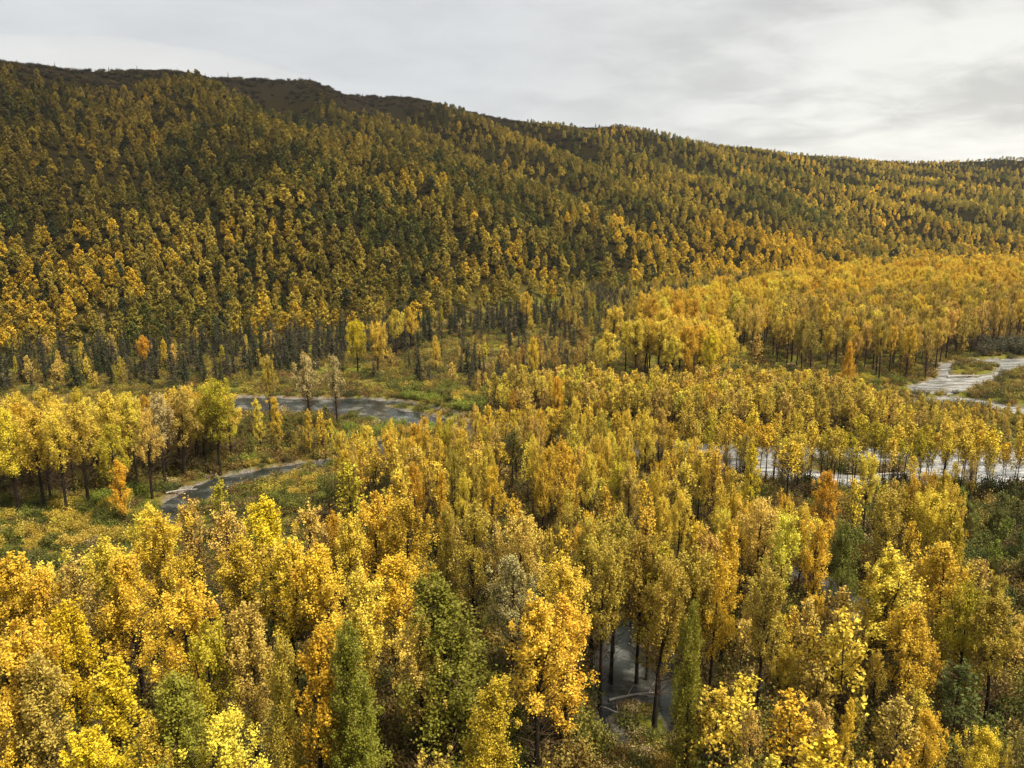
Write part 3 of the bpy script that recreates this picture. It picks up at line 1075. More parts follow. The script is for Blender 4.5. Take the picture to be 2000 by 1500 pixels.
# near wood, right half
scatter([(1150, 1270), (1250, 1250), (1500, 1240), (1850, 1250), (1880, 1440), (1380, 1480), (1340, 2400), (1160, 2400)], 3.1, U(12, 15.8),
        [('full', 3), ('crown', 3), ('sparse', 2.5), ('spire', 1)], [('olive', 3.5), ('yellow', 2.5), ('tan', 1.5), ('gold', 2), ('lime', 1.5), ('brown', 0.5)], 'near_right', seed=2)
scatter([(1380, 1480), (1880, 1440), (2300, 1480), (2700, 2400), (1340, 2400)], 2.9, U(5.5, 9.5),
        [('bushy', 4), ('broad', 1), ('sparse', 2), ('full', 2)], [('olive', 3), ('yellow', 3), ('tan', 2), ('gold', 2), ('brown', 0.5), ('moss', 0.5)], 'near_right', seed=18, ws=(0.9, 1.5))
scatter([(1345, 1250), (1560, 1290), (1860, 1200), (2000, 1330), (1780, 1480), (2400, 1700), (2400, 2300), (1390, 2300)], 2.3, U(6.5, 12),
        [('sparse', 3), ('bushy', 2), ('crown', 2), ('slim', 2)], [('yellow', 3), ('gold', 2), ('tan', 2), ('olive', 2), ('brown', 1)], 'near_right', seed=21, ws=(0.8, 1.2))
# middle wood, between the river and the near wood
scatter([(670, 1000), (760, 950), (900, 915), (1010, 890), (1250, 915), (1330, 985), (1420, 1060), (1570, 1120), (1850, 1100), (1860, 1240), (1500, 1235), (1150, 1262), (840, 1235), (650, 1240), (660, 1100)],
        2.4, lambda x, y, r: r.uniform(11, 13.5) - np.clip((y - 95) / 60, 0, 1) * 2.5,
        [('full', 2), ('slim', 6), ('sparse', 2.5), ('crown', 3)], [('olive', 2), ('yellow', 4.5), ('gold', 3), ('tan', 1.5), ('brown', 0.6), ('lime', 1.2)], 'middle', seed=3, ws=(0.6, 1.0))
scatter([(700, 950), (770, 905), (900, 880), (1010, 866), (1330, 915), (1330, 935), (1010, 892), (760, 952)], 1.9, lambda x, y, r: r.uniform(3.2, 5.2) if x < -3 else r.uniform(5.5, 8.5),
        [('slim', 3), ('bushy', 3)], [('olive', 2), ('yellow', 3), ('lime', 2), ('gold', 1)], 'bank_stand', seed=4)
# slim stand in front of the bright reach
scatter([(1330, 914), (1500, 936), (1700, 951), (1850, 954), (2200, 972), (2200, 1000), (1850, 985), (1330, 952)], 1.6, U(8.6, 12.2),
        [('pole', 1)], [('olive', 2), ('lime', 3), ('yellow', 4), ('gold', 1.5)], 'reach_stand', seed=5, ws=(0.8, 1.15))
scatter([(1300, 950), (1560, 985), (1800, 1000), (2150, 1010), (2150, 990), (1850, 980), (1330, 945)], 2.2, U(7.5, 11.5),
        [('sparse', 2), ('pole', 3)], [('tan', 2), ('yellow', 3), ('olive', 2), ('brown', 1)], 'reach_stand', seed=20, ws=(0.7, 1.1), keep=0.7)
# low dense stand beyond the river
scatter([(950, 812), (1010, 818), (1200, 838), (1480, 858), (2200, 866), (2200, 838), (1900, 808), (1720, 800), (1480, 778), (1250, 785), (1000, 785)], 1.9, lambda x, y, r: r.uniform(6.2, 9.2) * np.interp(x, [70, 92], [1, 0.42]),
        [('bushy', 3), ('slim', 2)], [('olive', 3), ('yellow', 3), ('tan', 1.5), ('gold', 1.5), ('lime', 1)], 'far_stand', seed=6, ws=(0.9, 1.3))
# left row behind the creek
scatter([(-200, 925), (0, 905), (440, 880), (470, 905), (330, 950), (150, 985), (-200, 1000)], 2.9, U(10.3, 13.4),
        [('full', 4), ('sparse', 2), ('crown', 4)], [('gold', 3), ('yellow', 5), ('tan', 2)], 'creek_row', seed=7, openings=False, ws=(1.0, 1.4))
scatter([(-200, 900), (0, 885), (430, 862), (440, 880), (0, 905), (-200, 925)], 2.6, U(7, 12), [('sparse', 3), ('bushy', 2)], [('brown', 3), ('tan', 1), ('olive', 2)], 'creek_row', seed=17)
scatter([(440, 860), (640, 835), (650, 875), (480, 905)], 3.0, U(3.5, 6), [('bushy', 1)], [('olive', 2), ('green', 1), ('gold', 1)], 'creek_row', seed=8)
# grove and valley wood beyond the meadow
scatter([(1165, 735), (1190, 722), (1420, 715), (1420, 742), (1180, 748)], 3.6, U(12.5, 15), [('full', 1), ('crown', 3), ('broad', 2)], [('yellow', 4), ('gold', 1.5)], 'grove', seed=9, ws=(1.0, 1.3))
scatter([(1330, 712), (1430, 690), (1500, 640), (2100, 600), (2100, 672), (1960, 676), (1860, 700), (1820, 742), (1600, 738), (1480, 700)], 4.4, U(11, 15),
        [('sparse', 2), ('crown', 4), ('full', 1), ('bushy', 0.6)], [('olive', 4), ('yellow', 1), ('gold', 1.2), ('tan', 1.5), ('brown', 2), ('lime', 0.5)], 'valley_wood', seed=10)
scatter([(1230, 660), (1330, 630), (1520, 585), (1700, 560), (2300, 535), (2300, 592), (1900, 612), (1500, 645), (1400, 680), (1260, 690)], 5.8, U(9, 16.5),
        [('broad', 3), ('crown', 3), ('full', 2)], [('olive', 1.6), ('yellow', 3), ('gold', 4.5), ('orange', 1.2)], 'golden_band', seed=11, ws=(0.9, 1.3), openings=False)
scatter([(1080, 640), (1110, 600), (1330, 572), (1520, 556), (1520, 585), (1330, 625), (1230, 668), (1120, 660)], 4.6, U(7, 11),
        [('full', 2), ('bushy', 2), ('spruce', 2)], [('grey', 4), ('olive', 3), ('tan', 1), ('moss', 1)], 'valley_wood', seed=16, openings=False)
# spruces on the wet ground under the hill
scatter([(-300, 725), (-300, 775), (60, 765), (450, 752), (760, 705), (860, 670), (1110, 650), (1130, 605), (900, 625), (700, 650), (500, 668), (250, 685)], 2.7,
        lambda x, y, r: r.uniform(3.5, 10.5), [('spruce', 1)], [('slate', 3), ('pitch', 2)], 'spruce_flat', seed=12, ws=(0.75, 1.45), keep=0.5)
scatter([(-300, 725), (-300, 780), (60, 765), (450, 752), (760, 705), (860, 670), (1110, 650), (1130, 605), (900, 625), (700, 650), (500, 668), (250, 685)], 3.99,
        lambda x, y, r: r.uniform(4, 8), [('spire', 1), ('bushy', 2)], [('olive', 3), ('tan', 2), ('yellow', 1), ('lime', 1), ('grey', 1)], 'spruce_flat', seed=13, keep=0.6)
scatter([(700, 735), (1130, 640), (1180, 730), (960, 780), (800, 755)], 3.99, U(5, 9.5), [('spruce', 1)], [('slate', 3), ('pitch', 1)], 'meadow', seed=14, keep=0.33)
scatter([(700, 735), (1130, 640), (1180, 730), (960, 780), (800, 755)], 3.99, U(2.5, 6), [('bushy', 3), ('spire', 1)], [('olive', 3), ('yellow', 2), ('tan', 2), ('grey', 1)], 'meadow', seed=19, keep=0.4)
scatter([(940, 745), (1140, 700), (1180, 740), (1010, 780)], 3.6, U(8, 11), [('sparse', 2), ('slim', 1)], [('brown', 2), ('tan', 1), ('olive', 1)], 'meadow', seed=15, keep=0.7)


# shrubs along the banks
def shrubs(poly, sp, h, cols, seed, keep=0.8, zone='shrubs', ws=(0.8, 1.4)):
    scatter(poly, sp, U(*h), [('shrub', 1)], cols, zone, ws=ws, seed=seed, openings=False, keep=keep, avoid_water=0.2)


G = [('grass', 3), ('green', 2), ('olive', 1.5)]
shrubs([(640, 845), (690, 812), (760, 822), (850, 834), (930, 842), (860, 856), (765, 850), (712, 858), (685, 884), (600, 893)], 1.9, (1.2, 2.6), G, 31, zone='gravel_point')
shrubs([(790, 778), (800, 745), (960, 770), (1010, 800), (1010, 822), (940, 812), (880, 795)], 2.0, (1.6, 3.0), G, 32, zone='far_bend')
shrubs([(500, 935), (560, 928), (660, 908), (700, 905), (700, 990), (560, 1000), (470, 960)], 1.9, (1.2, 2.4), [('olive', 2), ('green', 3), ('grass', 1)], 33, zone='creek_bank')
shrubs([(-150, 985), (150, 990), (280, 965), (310, 1000), (285, 1060), (120, 1075), (-150, 1100)], 1.9, (1.4, 2.8), G, 34, zone='left_clearing')
shrubs([(-150, 1090), (0, 1110), (230, 1080), (280, 1150), (200, 1260), (-100, 1330)], 2.4, (1.0, 2.2), [('olive', 3), ('green', 2), ('brown', 1)], 35, keep=0.6, zone='left_clearing')
shrubs([(440, 905), (640, 870), (660, 885), (560, 900), (420, 925)], 2.1, (1.0, 2.0), [('olive', 2), ('grass', 2)], 36, zone='creek_row')
shrubs([(1480, 742), (1600, 738), (1760, 750), (1740, 780), (1600, 775), (1480, 765)], 2.5, (1.5, 2.8), [('green', 3), ('olive', 3)], 37, keep=0.6, zone='far_bank')
shrubs([(1330, 862), (1700, 872), (2150, 884), (2150, 872), (1700, 862), (1330, 852)], 1.8, (0.8, 2.0), [('olive', 3), ('brown', 2), ('green', 1)], 44, keep=0.7, zone='far_bend')
shrubs([(1180, 842), (1270, 850), (1290, 838), (1230, 830)], 2.2, (2.0, 3.5), [('grass', 2), ('green', 2)], 38, zone='far_bend')
shrubs([(1850, 640), (2100, 655), (2100, 690), (1980, 692), (1860, 698), (1840, 690)], 3.0, (3.0, 5.5), [('brown', 3), ('grey', 3)], 39, keep=0.8, zone='braid_bank')
scatter([(1850, 975), (2200, 990), (2400, 1400), (1990, 1330), (1930, 1180), (1880, 1080)], 3.0, U(3.5, 6.5), [('bushy', 1), ('broad', 1.2)], [('green', 4), ('grass', 1.5), ('deep', 2)], 'alder_bank', seed=40, openings=False, ws=(0.9, 1.3))
shrubs([(1780, 1420), (2050, 1440), (2100, 1600), (1820, 1600)], 2.3, (1.0, 2.0), [('grass', 3), ('green', 1.5), ('gold', 1)], 41, keep=0.5, zone='near_ground')
shrubs([(1225, 1225), (1300, 1235), (1310, 1265), (1240, 1255)], 1.5, (0.5, 0.9), [('pale', 1)], 43, zone='near_ground')
shrubs([(1150, 1440), (1340, 1445), (1400, 1700), (1100, 1700)], 1.6, (0.7, 1.4), [('pale', 3), ('tan', 2), ('grass', 1)], 42, keep=0.4, zone='near_ground')

# hillside birches
def hill_birches():
    rr = np.random.default_rng(77)
    n = 420000
    th = rr.uniform(R(-41), R(41), n)
    r = np.exp(rr.uniform(math.log(200), math.log(2300), n))
    x, y = np.sin(th) * r, np.cos(th) * r
    s = hill_s(x, y)[0]
    azn = (th - R(-32)) / R(64)
    top = np.interp(azn, [0, 0.3, 0.5, 0.62, 0.75, 1], [0.78, 0.77, 0.85, 0.95, 1.02, 1.05])
    f = fbm(x / 30, y / 30, 3)
    dens = np.clip((top - s) / 0.10, 0, 1) * np.clip((s - 0.0) / 0.02, 0, 1)
    gl = fbm((x * 0.85 + y * 0.53) / 26, (x * 0.53 - y * 0.85) / 90 + 5, 3)
    dens = dens * np.clip(0.4 + (gl - 0.38) * 6, 0.10, 1) * np.where(s > 0.7, 0.8, 1)
    ok = rr.random(n) < dens
    x, y, s, f = x[ok], y[ok], s[ok], f[ok]
    z = height(x, y, water=False)
    cell, out = {}, []
    for a, b, zz_, ss, ff in zip(x, y, z, s, f):
        d = rr.uniform(3.9, 6.6) * (1 if ss < 0.8 else 0.9) * (1.0 if b < 900 else 1.12)
        i, j = int(a // 7.5), int(b // 7.5)
        hit = False
        for u in (-1, 0, 1):
            for v in (-1, 0, 1):
                for (c, e) in cell.get((i + u, j + v), ()):
                    if (c - a) ** 2 + (e - b) ** 2 < d * d:
                        hit = True
        if hit:
            continue
        cell.setdefault((i, j), []).append((a, b))
        h = rr.uniform(5.8, 9.2) * np.interp(ss, [0, 0.6, 0.85, 1], [1.05, 0.95, 0.72, 0.6])
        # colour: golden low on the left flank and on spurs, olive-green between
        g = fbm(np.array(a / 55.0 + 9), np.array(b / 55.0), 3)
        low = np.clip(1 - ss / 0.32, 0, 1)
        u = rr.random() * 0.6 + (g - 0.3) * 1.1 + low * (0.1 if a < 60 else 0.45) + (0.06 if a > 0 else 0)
        if u < 0.25:
            cc = (0.14, 0.15, 0.028)
        elif u < 0.50:
            cc = (0.29, 0.24, 0.036)
        elif u < 0.72:
            cc = (0.44, 0.33, 0.05)
        elif u < 0.86:
            cc = (0.58, 0.43, 0.055)
        else:
            cc = (0.75, 0.49, 0.04) if low > 0.1 or rr.random() < 0.3 else (0.56, 0.40, 0.055)
        if rr.random() < 0.08:
            cc = (0.06, 0.075, 0.025)
        kx = np.interp(a, [-300, -60, 150, 400], [0.44, 0.66, 1.2, 1.65])  # light and haze painted into the tints: darker left, paler right
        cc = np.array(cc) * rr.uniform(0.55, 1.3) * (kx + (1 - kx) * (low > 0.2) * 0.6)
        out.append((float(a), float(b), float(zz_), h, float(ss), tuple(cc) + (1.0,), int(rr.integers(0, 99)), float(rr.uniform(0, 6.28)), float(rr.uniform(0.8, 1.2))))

    return out


HB = hill_birches()
birches = []
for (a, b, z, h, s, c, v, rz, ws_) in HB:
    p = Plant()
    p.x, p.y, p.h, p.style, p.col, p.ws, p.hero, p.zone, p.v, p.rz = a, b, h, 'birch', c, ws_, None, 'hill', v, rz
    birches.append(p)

# ------------------------------------------------------------------ which plants show, and how much: a coarse depth sweep from near to far
Z = {}
gz = height(np.array([p.x for p in plants]), np.array([p.y for p in plants]))
for p, z in zip(plants, gz):
    Z[id(p)] = float(z)
for p, hb_ in zip(birches, HB):
    Z[id(p)] = hb_[2]
HALF = {'cone': 2.6, 'broad': 2.9, 'spire': 1.4, 'full': 2.2, 'crown': 2.2, 'sparse': 2.1, 'slim': 1.2, 'pole': 1.2, 'bushy': 1.5, 'spruce': 0.8, 'birch': 2.5, 'shrub': 1.5}
NAT = {'broad': 14, 'slim': 11, 'pole': 11, 'bushy': 9, 'spruce': 10, 'birch': 10, 'shrub': 2.2}
CB = {'crown': 0.4, 'slim': 0.38, 'pole': 0.52, 'full': 0.25, 'sparse': 0.25, 'broad': 0.25}
cover = np.zeros((750, 1000), np.float32)
allp = sorted(plants + birches, key=lambda p: p.x * p.x + p.y * p.y)
for p in allp:
    z = Z[id(p)]
    tx, ty = to_px(p.x, p.y, z + p.h)
    bx, by = to_px(p.x, p.y, z + p.h * CB.get(p.style, 0.08))
    d = math.hypot(p.x, p.y)
    k = p.h / NAT.get(p.style, 16)
    hw = HALF[p.style] * k * p.ws / d * FPX
    p.px, p.py = float(tx), float(ty)
    x0, x1 = int((bx - hw) / 2), int((bx + hw) / 2) + 1
    y0, y1 = int(ty / 2), int(by / 2) + 1
    x0c, x1c, y0c, y1c = max(0, x0), min(1000, x1), max(0, y0), min(750, y1)
    if x1c <= x0c or y1c <= y0c:
        p.size = 0.0
        continue
    yy, xx = np.mgrid[y0c:y1c, x0c:x1c]
    e = ((xx - bx / 2) / max(hw / 2, .6)) ** 2 + ((yy - (ty + by) / 4) / max((by - ty) / 4, .6)) ** 2 < 1
    sub = cover[y0c:y1c, x0c:x1c]
    p.size = float((e * (1 - sub)).sum())
    sub[e] = 1 - (1 - sub[e]) * (0.45 if p.style in ('sparse', 'spruce') else 0.15)

KIND = {'spruce': 'spruce_tree', 'shrub': 'willow_shrub', 'birch': 'birch_tree'}
kind_of = lambda p: KIND.get(p.style, 'cottonwood_tree')


def put(p, name):
    st = PROTO[p.style]
    h0, wood, foliage, joint = st[p.v % len(st)]
    root = bpy.data.objects.new(name, None)
    root.empty_display_size = 0.5
    root.location = (p.x, p.y, Z[id(p)] - 0.1)
    root.rotation_euler = (0, 0, p.rz)
    k = p.h / h0
    root.scale = (k * p.ws, k * p.ws, k)
    COL.objects.link(root)
    link('stem' if p.style == 'shrub' else 'trunk', wood, root)
    b = link('foliage' if p.style == 'shrub' else 'crown', foliage, root)
    b.color = tint(p.col, rng)
    return root


FORM = {'full': 'full-crowned', 'crown': 'high-crowned', 'sparse': 'twiggy thin-leaved', 'cone': 'dense cone-shaped', 'spire': 'slender', 'broad': 'wide-crowned',
        'slim': 'slim young', 'pole': 'bare-stemmed slim', 'bushy': 'low bushy'}
ORD = ['first', 'second', 'third', 'fourth', 'fifth', 'sixth', 'seventh', 'eighth', 'ninth', 'tenth', 'eleventh', 'twelfth', 'thirteenth', 'fourteenth', 'fifteenth',
       'sixteenth', 'seventeenth', 'eighteenth', 'nineteenth', 'twentieth']
TENS = {2: 'twenty', 3: 'thirty', 4: 'forty', 5: 'fifty', 6: 'sixty', 7: 'seventy', 8: 'eighty', 9: 'ninety'}


def ordinal(n):
    return ORD[n] if n < 20 else TENS[(n + 1) // 10] + ('-' + ORD[(n + 1) % 10 - 1] if (n + 1) % 10 else 'th').replace('yth', 'ieth')


def place(p):
    """(phrase, group) - where the plant stands, told by things one can find"""
    z, x, y = p.zone, p.px, p.py
    if z == 'near' or z.startswith('near_') and z != 'near_ground':
        z = 'near'
        if y < 860:
            z = 'bank' if x < 1000 and y < 850 else 'middle'
    if p.hero:
        if y < 690 or (x > 980 and y < 770):
            z = 'far'
        elif x < 480 and y < 900 or x < 660 and y < 800:
            z = 'creek_row'
        elif y < 935:
            z = 'middle'
    if z == 'near':
        side = 'left of the dark pool' if x < 1170 else 'right of the dark pool'
        if x < 500:
            side = 'in the left foreground'
        if x > 1600:
            side = 'in the right foreground'
        row = 'low' if y > 1290 else ('halfway up' if y > 1110 else 'high')
        return f'{row} {side}', 'cottonwoods of the near wood'
    if z in ('middle', 'bank', 'bank_stand'):
        side = 'left' if x < 900 else ('centre' if x < 1330 else 'right')
        row = 'front' if y > 930 else 'back'
        return f'{row} of the middle wood, {side}', 'cottonwoods of the middle wood'
    if z == 'reach_stand':
        return 'before the bright wide reach', 'slim cottonwoods along the wide reach'
    if z == 'far_stand':
        return 'in the low stand beyond the river', 'young cottonwoods beyond the river'
    if z == 'creek_row':
        return ('behind the creek at far left' if x < 240 else 'behind the creek, nearer its bend'), 'cottonwoods behind the creek'
    if z in ('far', 'grove', 'valley_wood', 'golden_band', 'spruce_flat', 'meadow'):
        if x < 1130:
            return ('among the spruces under the hill' if x < 700 else 'on the meadow under the hill'), 'cottonwoods scattered under the hill'
        if z == 'golden_band' and y < 600:
            return 'in the golden belt below the hill', 'cottonwoods of the golden belt'
        return ('in the grove beyond the meadow' if x < 1430 else 'in the wood left of the braids'), 'cottonwoods beyond the river'
    if z == 'alder_bank':
        return 'on the green right bank', 'bushy trees on the right bank'
    return 'in the valley', 'cottonwoods of the valley'


SHRUBPLACE = {'gravel_point': 'on the point between creek and river', 'far_bend': 'on the far bank at the bend', 'creek_bank': 'on the near side of the creek',
              'left_clearing': 'in the clearing at the left', 'creek_row': 'under the trees behind the creek', 'far_bank': 'below the far right wood',
              'braid_bank': 'above the white braids', 'near_ground': 'near the dark pool, lower right'}


def third(x, n=4):
    return ['far left', 'left', 'right', 'far right'][int(np.clip(x / 2000 * n, 0, n - 1))]


def describe(p, kind):
    """(head, tail, group): the label is '<ordinal> <head> from the left <tail>'"""
    if kind == 'cottonwood_tree':
        t_, g = place(p)
        return f'{FORM[p.style]} {WORD[p.col]} cottonwood', t_, g
    if kind == 'spruce_tree':
        sz = 'tall' if p.h > 8 else 'short'
        row = 'against the hill foot' if p.py < 630 else ('in the middle spruce rows' if p.py < 690 else 'nearest the river')
        return f"{sz} {'dark green' if p.col == 'pitch' else 'grey-green'} spruce", f'{row}, {third(p.px)}', 'spruces on the flat under the hill'
    if kind == 'willow_shrub':
        t_ = SHRUBPLACE.get(p.zone, 'beside the river')
        sz = 'tall' if p.h > 1.9 else 'low'
        return f'{sz} {WORD[p.col]} willow shrub', t_, 'willow shrubs ' + t_
    c = p.col
    w_ = 'dark' if c[0] < 0.14 else ('olive' if c[0] < 0.3 else ('golden-brown' if c[0] < 0.48 else 'bright golden'))
    row = 'at the foot of the hill' if p.py > 560 else ('above the foot of the hill' if p.py > 480 else 'halfway up the hill')
    return f'{w_} birch', f'{row}, {third(p.px)}', 'birches low on the hillside'


LIM = {'cottonwood_tree': 300, 'spruce_tree': 300, 'willow_shrub': 200, 'birch_tree': 300}
MINPX = {'cottonwood_tree': 12, 'spruce_tree': 10, 'willow_shrub': 8, 'birch_tree': 12}
kinds = {}
for p in allp:
    kinds.setdefault(kind_of(p), []).append(p)
indiv, rest = {}, {}
for k, ps in kinds.items():
    ps.sort(key=lambda p: -p.size)
    indiv[k] = [p for p in ps[:LIM[k]] if p.size > MINPX[k]]
    rest[k] = ps[len(indiv[k]):]
    print(k, len(ps), 'single', len(indiv[k]), 'smallest', indiv[k][-1].size)
HAND = {
    (880, 1128): 'tall dense mossy green cone-shaped tree, centre foreground left of the dark pool',
    (955, 1320): 'yellow-green cone-shaped tree at the bottom edge below the big green one',
    (1745, 1072): 'big bright yellow cottonwood standing alone right of the small stream',
    (1655, 1018): 'wide green cottonwood beside the small bright stream at right',
    (415, 742): 'large wide yellow-green cottonwood at the bend of the creek',
    (597, 692): 'straw-pale cottonwood before the river, the left of two pale ones',
    (652, 694): 'straw-pale cottonwood before the river, the right of two pale ones',
    (228, 893): 'small slender orange cottonwood in front of the row behind the creek',
    (605, 1235): 'slender orange cottonwood, left foreground, left of a narrow green one',
    (215, 1290): 'lemon-yellow spiky cottonwood at the lower left before dark stems',
    (335, 1325): 'mossy green cone-shaped tree low in the left foreground, before dark stems',
    (1662, 668): 'lone orange cone-shaped tree before the far right wood',
    (275, 655): 'round orange cottonwood among the spruces at the far left',
    (1198, 598): 'bright yellow cottonwood at the left end of the grove beyond the meadow',
    (1110, 1095): 'bright yellow cottonwood with pointed top just left of the dark pool',
    (520, 965): 'broad lemon-yellow cottonwood at the back edge of the near left wood',
    (695, 628): 'lemon-yellow cottonwood alone between spruces and meadow, left of its twin',
    (735, 630): 'bright yellow cottonwood alone between spruces and meadow, right of its twin',
}
import re
for k, ps in indiv.items():
    cells = {}
    for p in ps:
        cells.setdefault(describe(p, k), []).append(p)
    for (head, tail, grp), mem in cells.items():
        mem.sort(key=lambda p: p.px)
        for n_, p in enumerate(mem):
            root = put(p, k)
            lab = f'{ordinal(n_)} {head} from the left {tail}' if len(mem) > 1 else f'only {head} {tail}'
            if p.hero:
                for (hx, hy), txt in HAND.items():
                    if abs(p.px - hx) < 3 and abs(p.py - hy) < 12:
                        lab = txt
            tag(root, lab, 'shrub' if k == 'willow_shrub' else 'tree', group=grp)


# ------------------------------------------------------------------ masses of plants nobody could count
proto_cols = {}


def proto_collection(style):
    if style in proto_cols:
        return proto_cols[style]
    c = bpy.data.collections.new("kinds_" + style)
    for i, (h0, wd, fo, jo) in enumerate(PROTO[style]):
        o = bpy.data.objects.new(f"{style}_{i}", jo)
        c.objects.link(o)
    proto_cols[style] = c
    return c


def mass(name, items, label, cat):
    """items: list of (style, variant, x, y, z, rz, sxy, sz, colour)"""
    me = bpy.data.meshes.new(name)
    n = len(items)
    me.vertices.add(n)
    me.vertices.foreach_set('co', np.array([i[2:5] for i in items], np.float32).ravel())
    styles = sorted({i[0] for i in items})
    offs, tot = {}, 0
    for s in styles:
        offs[s] = tot
        tot += len(PROTO[s])
    def attr(nm, ty, key, vals):
        a = me.attributes.new(nm, ty, 'POINT')
        a.data.foreach_set(key, vals)
    attr('pick', 'INT', 'value', np.array([offs[i[0]] + i[1] % len(PROTO[i[0]]) for i in items], np.int32))
    attr('rot', 'FLOAT_VECTOR', 'vector', np.array([(0, 0, i[5]) for i in items], np.float32).ravel())
    attr('scl', 'FLOAT_VECTOR', 'vector', np.array([(i[6], i[6], i[7]) for i in items], np.float32).ravel())
    attr('tint', 'FLOAT_COLOR', 'color', np.array([i[8] for i in items], np.float32).ravel())
    me.update()
    o = link(name, me)
    tag(o, label, cat, kind='stuff')
    ng = bpy.data.node_groups.new(name + "_nodes", 'GeometryNodeTree')
    ng.interface.new_socket('Geometry', in_out='INPUT', socket_type='NodeSocketGeometry')
    ng.interface.new_socket('Geometry', in_out='OUTPUT', socket_type='NodeSocketGeometry')
    gi = ng.nodes.new('NodeGroupInput')
    go = ng.nodes.new('NodeGroupOutput')
    iop = ng.nodes.new('GeometryNodeInstanceOnPoints')
    gti = ng.nodes.new('GeometryNodeGeometryToInstance')
    for s in reversed(styles):        # the node lists its inputs last-linked first
        for (h0, wd, fo, jo), ob in reversed(list(zip(PROTO[s], proto_collection(s).objects))):
            oi = ng.nodes.new('GeometryNodeObjectInfo')
            oi.inputs['Object'].default_value = ob
            oi.inputs['As Instance'].default_value = False
            ng.links.new(oi.outputs['Geometry'], gti.inputs[0])
    def named(nm, ty):
        a = ng.nodes.new('GeometryNodeInputNamedAttribute')
        a.data_type = ty
        a.inputs['Name'].default_value = nm
        return a.outputs['Attribute']
    ng.links.new(gi.outputs[0], iop.inputs['Points'])
    ng.links.new(gti.outputs[0], iop.inputs['Instance'])
    iop.inputs['Pick Instance'].default_value = True
    ng.links.new(named('pick', 'INT'), iop.inputs['Instance Index'])
    ng.links.new(named('rot', 'FLOAT_VECTOR'), iop.inputs['Rotation'])
    ng.links.new(named('scl', 'FLOAT_VECTOR'), iop.inputs['Scale'])
    ng.links.new(iop.outputs[0], go.inputs[0])
    md = o.modifiers.new("stand", 'NODES')
    md.node_group = ng
    return o


def as_item(p):
    st = PROTO[p.style]
    k = p.h / st[0][0]
    return (p.style, p.v, p.x, p.y, Z[id(p)] - 0.1, p.rz, k * p.ws, k, tint(p.col, rng))


mass("cottonwood_forest", [as_item(p) for p in rest['cottonwood_tree']], "autumn cottonwood stands filling the valley floor along the river", "forest")
if rest['spruce_tree']:
    mass("spruce_forest", [as_item(p) for p in rest['spruce_tree']], "grey-green spruces crowded on the wet flat below the hill", "forest")
if rest['willow_shrub']:
    mass("willow_thicket", [as_item(p) for p in rest['willow_shrub']], "green and brown willow scrub along the river banks", "thicket")

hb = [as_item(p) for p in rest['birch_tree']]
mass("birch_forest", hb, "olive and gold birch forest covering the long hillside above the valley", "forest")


# undergrowth over the valley floor
def undergrowth():
    rr = np.random.default_rng(99)
    n = 42000
    th = rr.uniform(R(-38), R(38), n)
    r = rr.uniform(34 ** 0.5, 330 ** 0.5, n) ** 2
    x, y = np.sin(th) * r, np.cos(th) * r
    s = hill_s(x, y)[0]
    wd = water_depth(x, y)
    f = fbm(x / 7, y / 7, 3)
    ok = (wd < -0.7) & (s < 0.1) & (y > 30) & (rr.random(n) < 0.35 + (f > 0.5) * 0.65)
    x, y, f, wdk = x[ok], y[ok], f[ok], wd[ok]
    z = height(x, y)
    cols = [(0.22, 0.145, 0.045), (0.36, 0.25, 0.06), (0.17, 0.18, 0.035), (0.32, 0.27, 0.045), (0.08, 0.10, 0.028), (0.27, 0.16, 0.045), (0.5, 0.38, 0.17)]
    out = []
    for a, b, c, g, wd_ in zip(x, y, z, f, wdk):
        k = rr.uniform(0.6, 1.5) * (1 if b < 120 else 1.3)
        cc = np.array(cols[int(rr.choice(7, p=[.2, .17, .2, .17, .1, .08, .08]))]) * rr.uniform(0.7, 1.2)
        if b < 165 and rr.random() < 0.22:
            gx_, gy_ = to_px(a, b, 0)
            if (gy_ > 1240 and gx_ < 1150) or (640 < gx_ and gy_ < 1230 and gy_ > 960) or (gx_ < 470 and 880 < gy_ < 960) or (gx_ > 1350 and gy_ > 1250):
                kk = rr.uniform(0.9, 1.9)
                c2_ = np.array([(0.20, 0.14, 0.04), (0.38, 0.27, 0.06), (0.27, 0.25, 0.045), (0.13, 0.10, 0.035), (0.14, 0.16, 0.035)][int(rr.integers(0, 5))])
                out.append(('shrub', int(rr.integers(0, 9)), float(a), float(b), float(c), float(rr.uniform(0, 6.28)), kk * 0.8, kk, tuple(c2_) + (1.0,)))
                continue
        if a < -8 and b < 118 and wd_ > -30 and rr.random() < 0.75:
            cc = np.array([(0.13, 0.16, 0.03), (0.20, 0.22, 0.035), (0.08, 0.10, 0.025), (0.20, 0.13, 0.05)][int(rr.integers(0, 4))]) * rr.uniform(0.8, 1.2)
        if b > 165 and rr.random() < 0.6:
            cc = np.array([(0.36, 0.28, 0.04), (0.18, 0.18, 0.035), (0.26, 0.17, 0.04), (0.10, 0.10, 0.03)][int(rr.integers(0, 4))]) * rr.uniform(0.8, 1.1)
        out.append(('tuft', int(rr.integers(0, 9)), float(a), float(b), float(c), float(rr.uniform(0, 6.28)), k, k * rr.uniform(0.7, 1.2), tuple(cc) + (1.0,)))
    return out


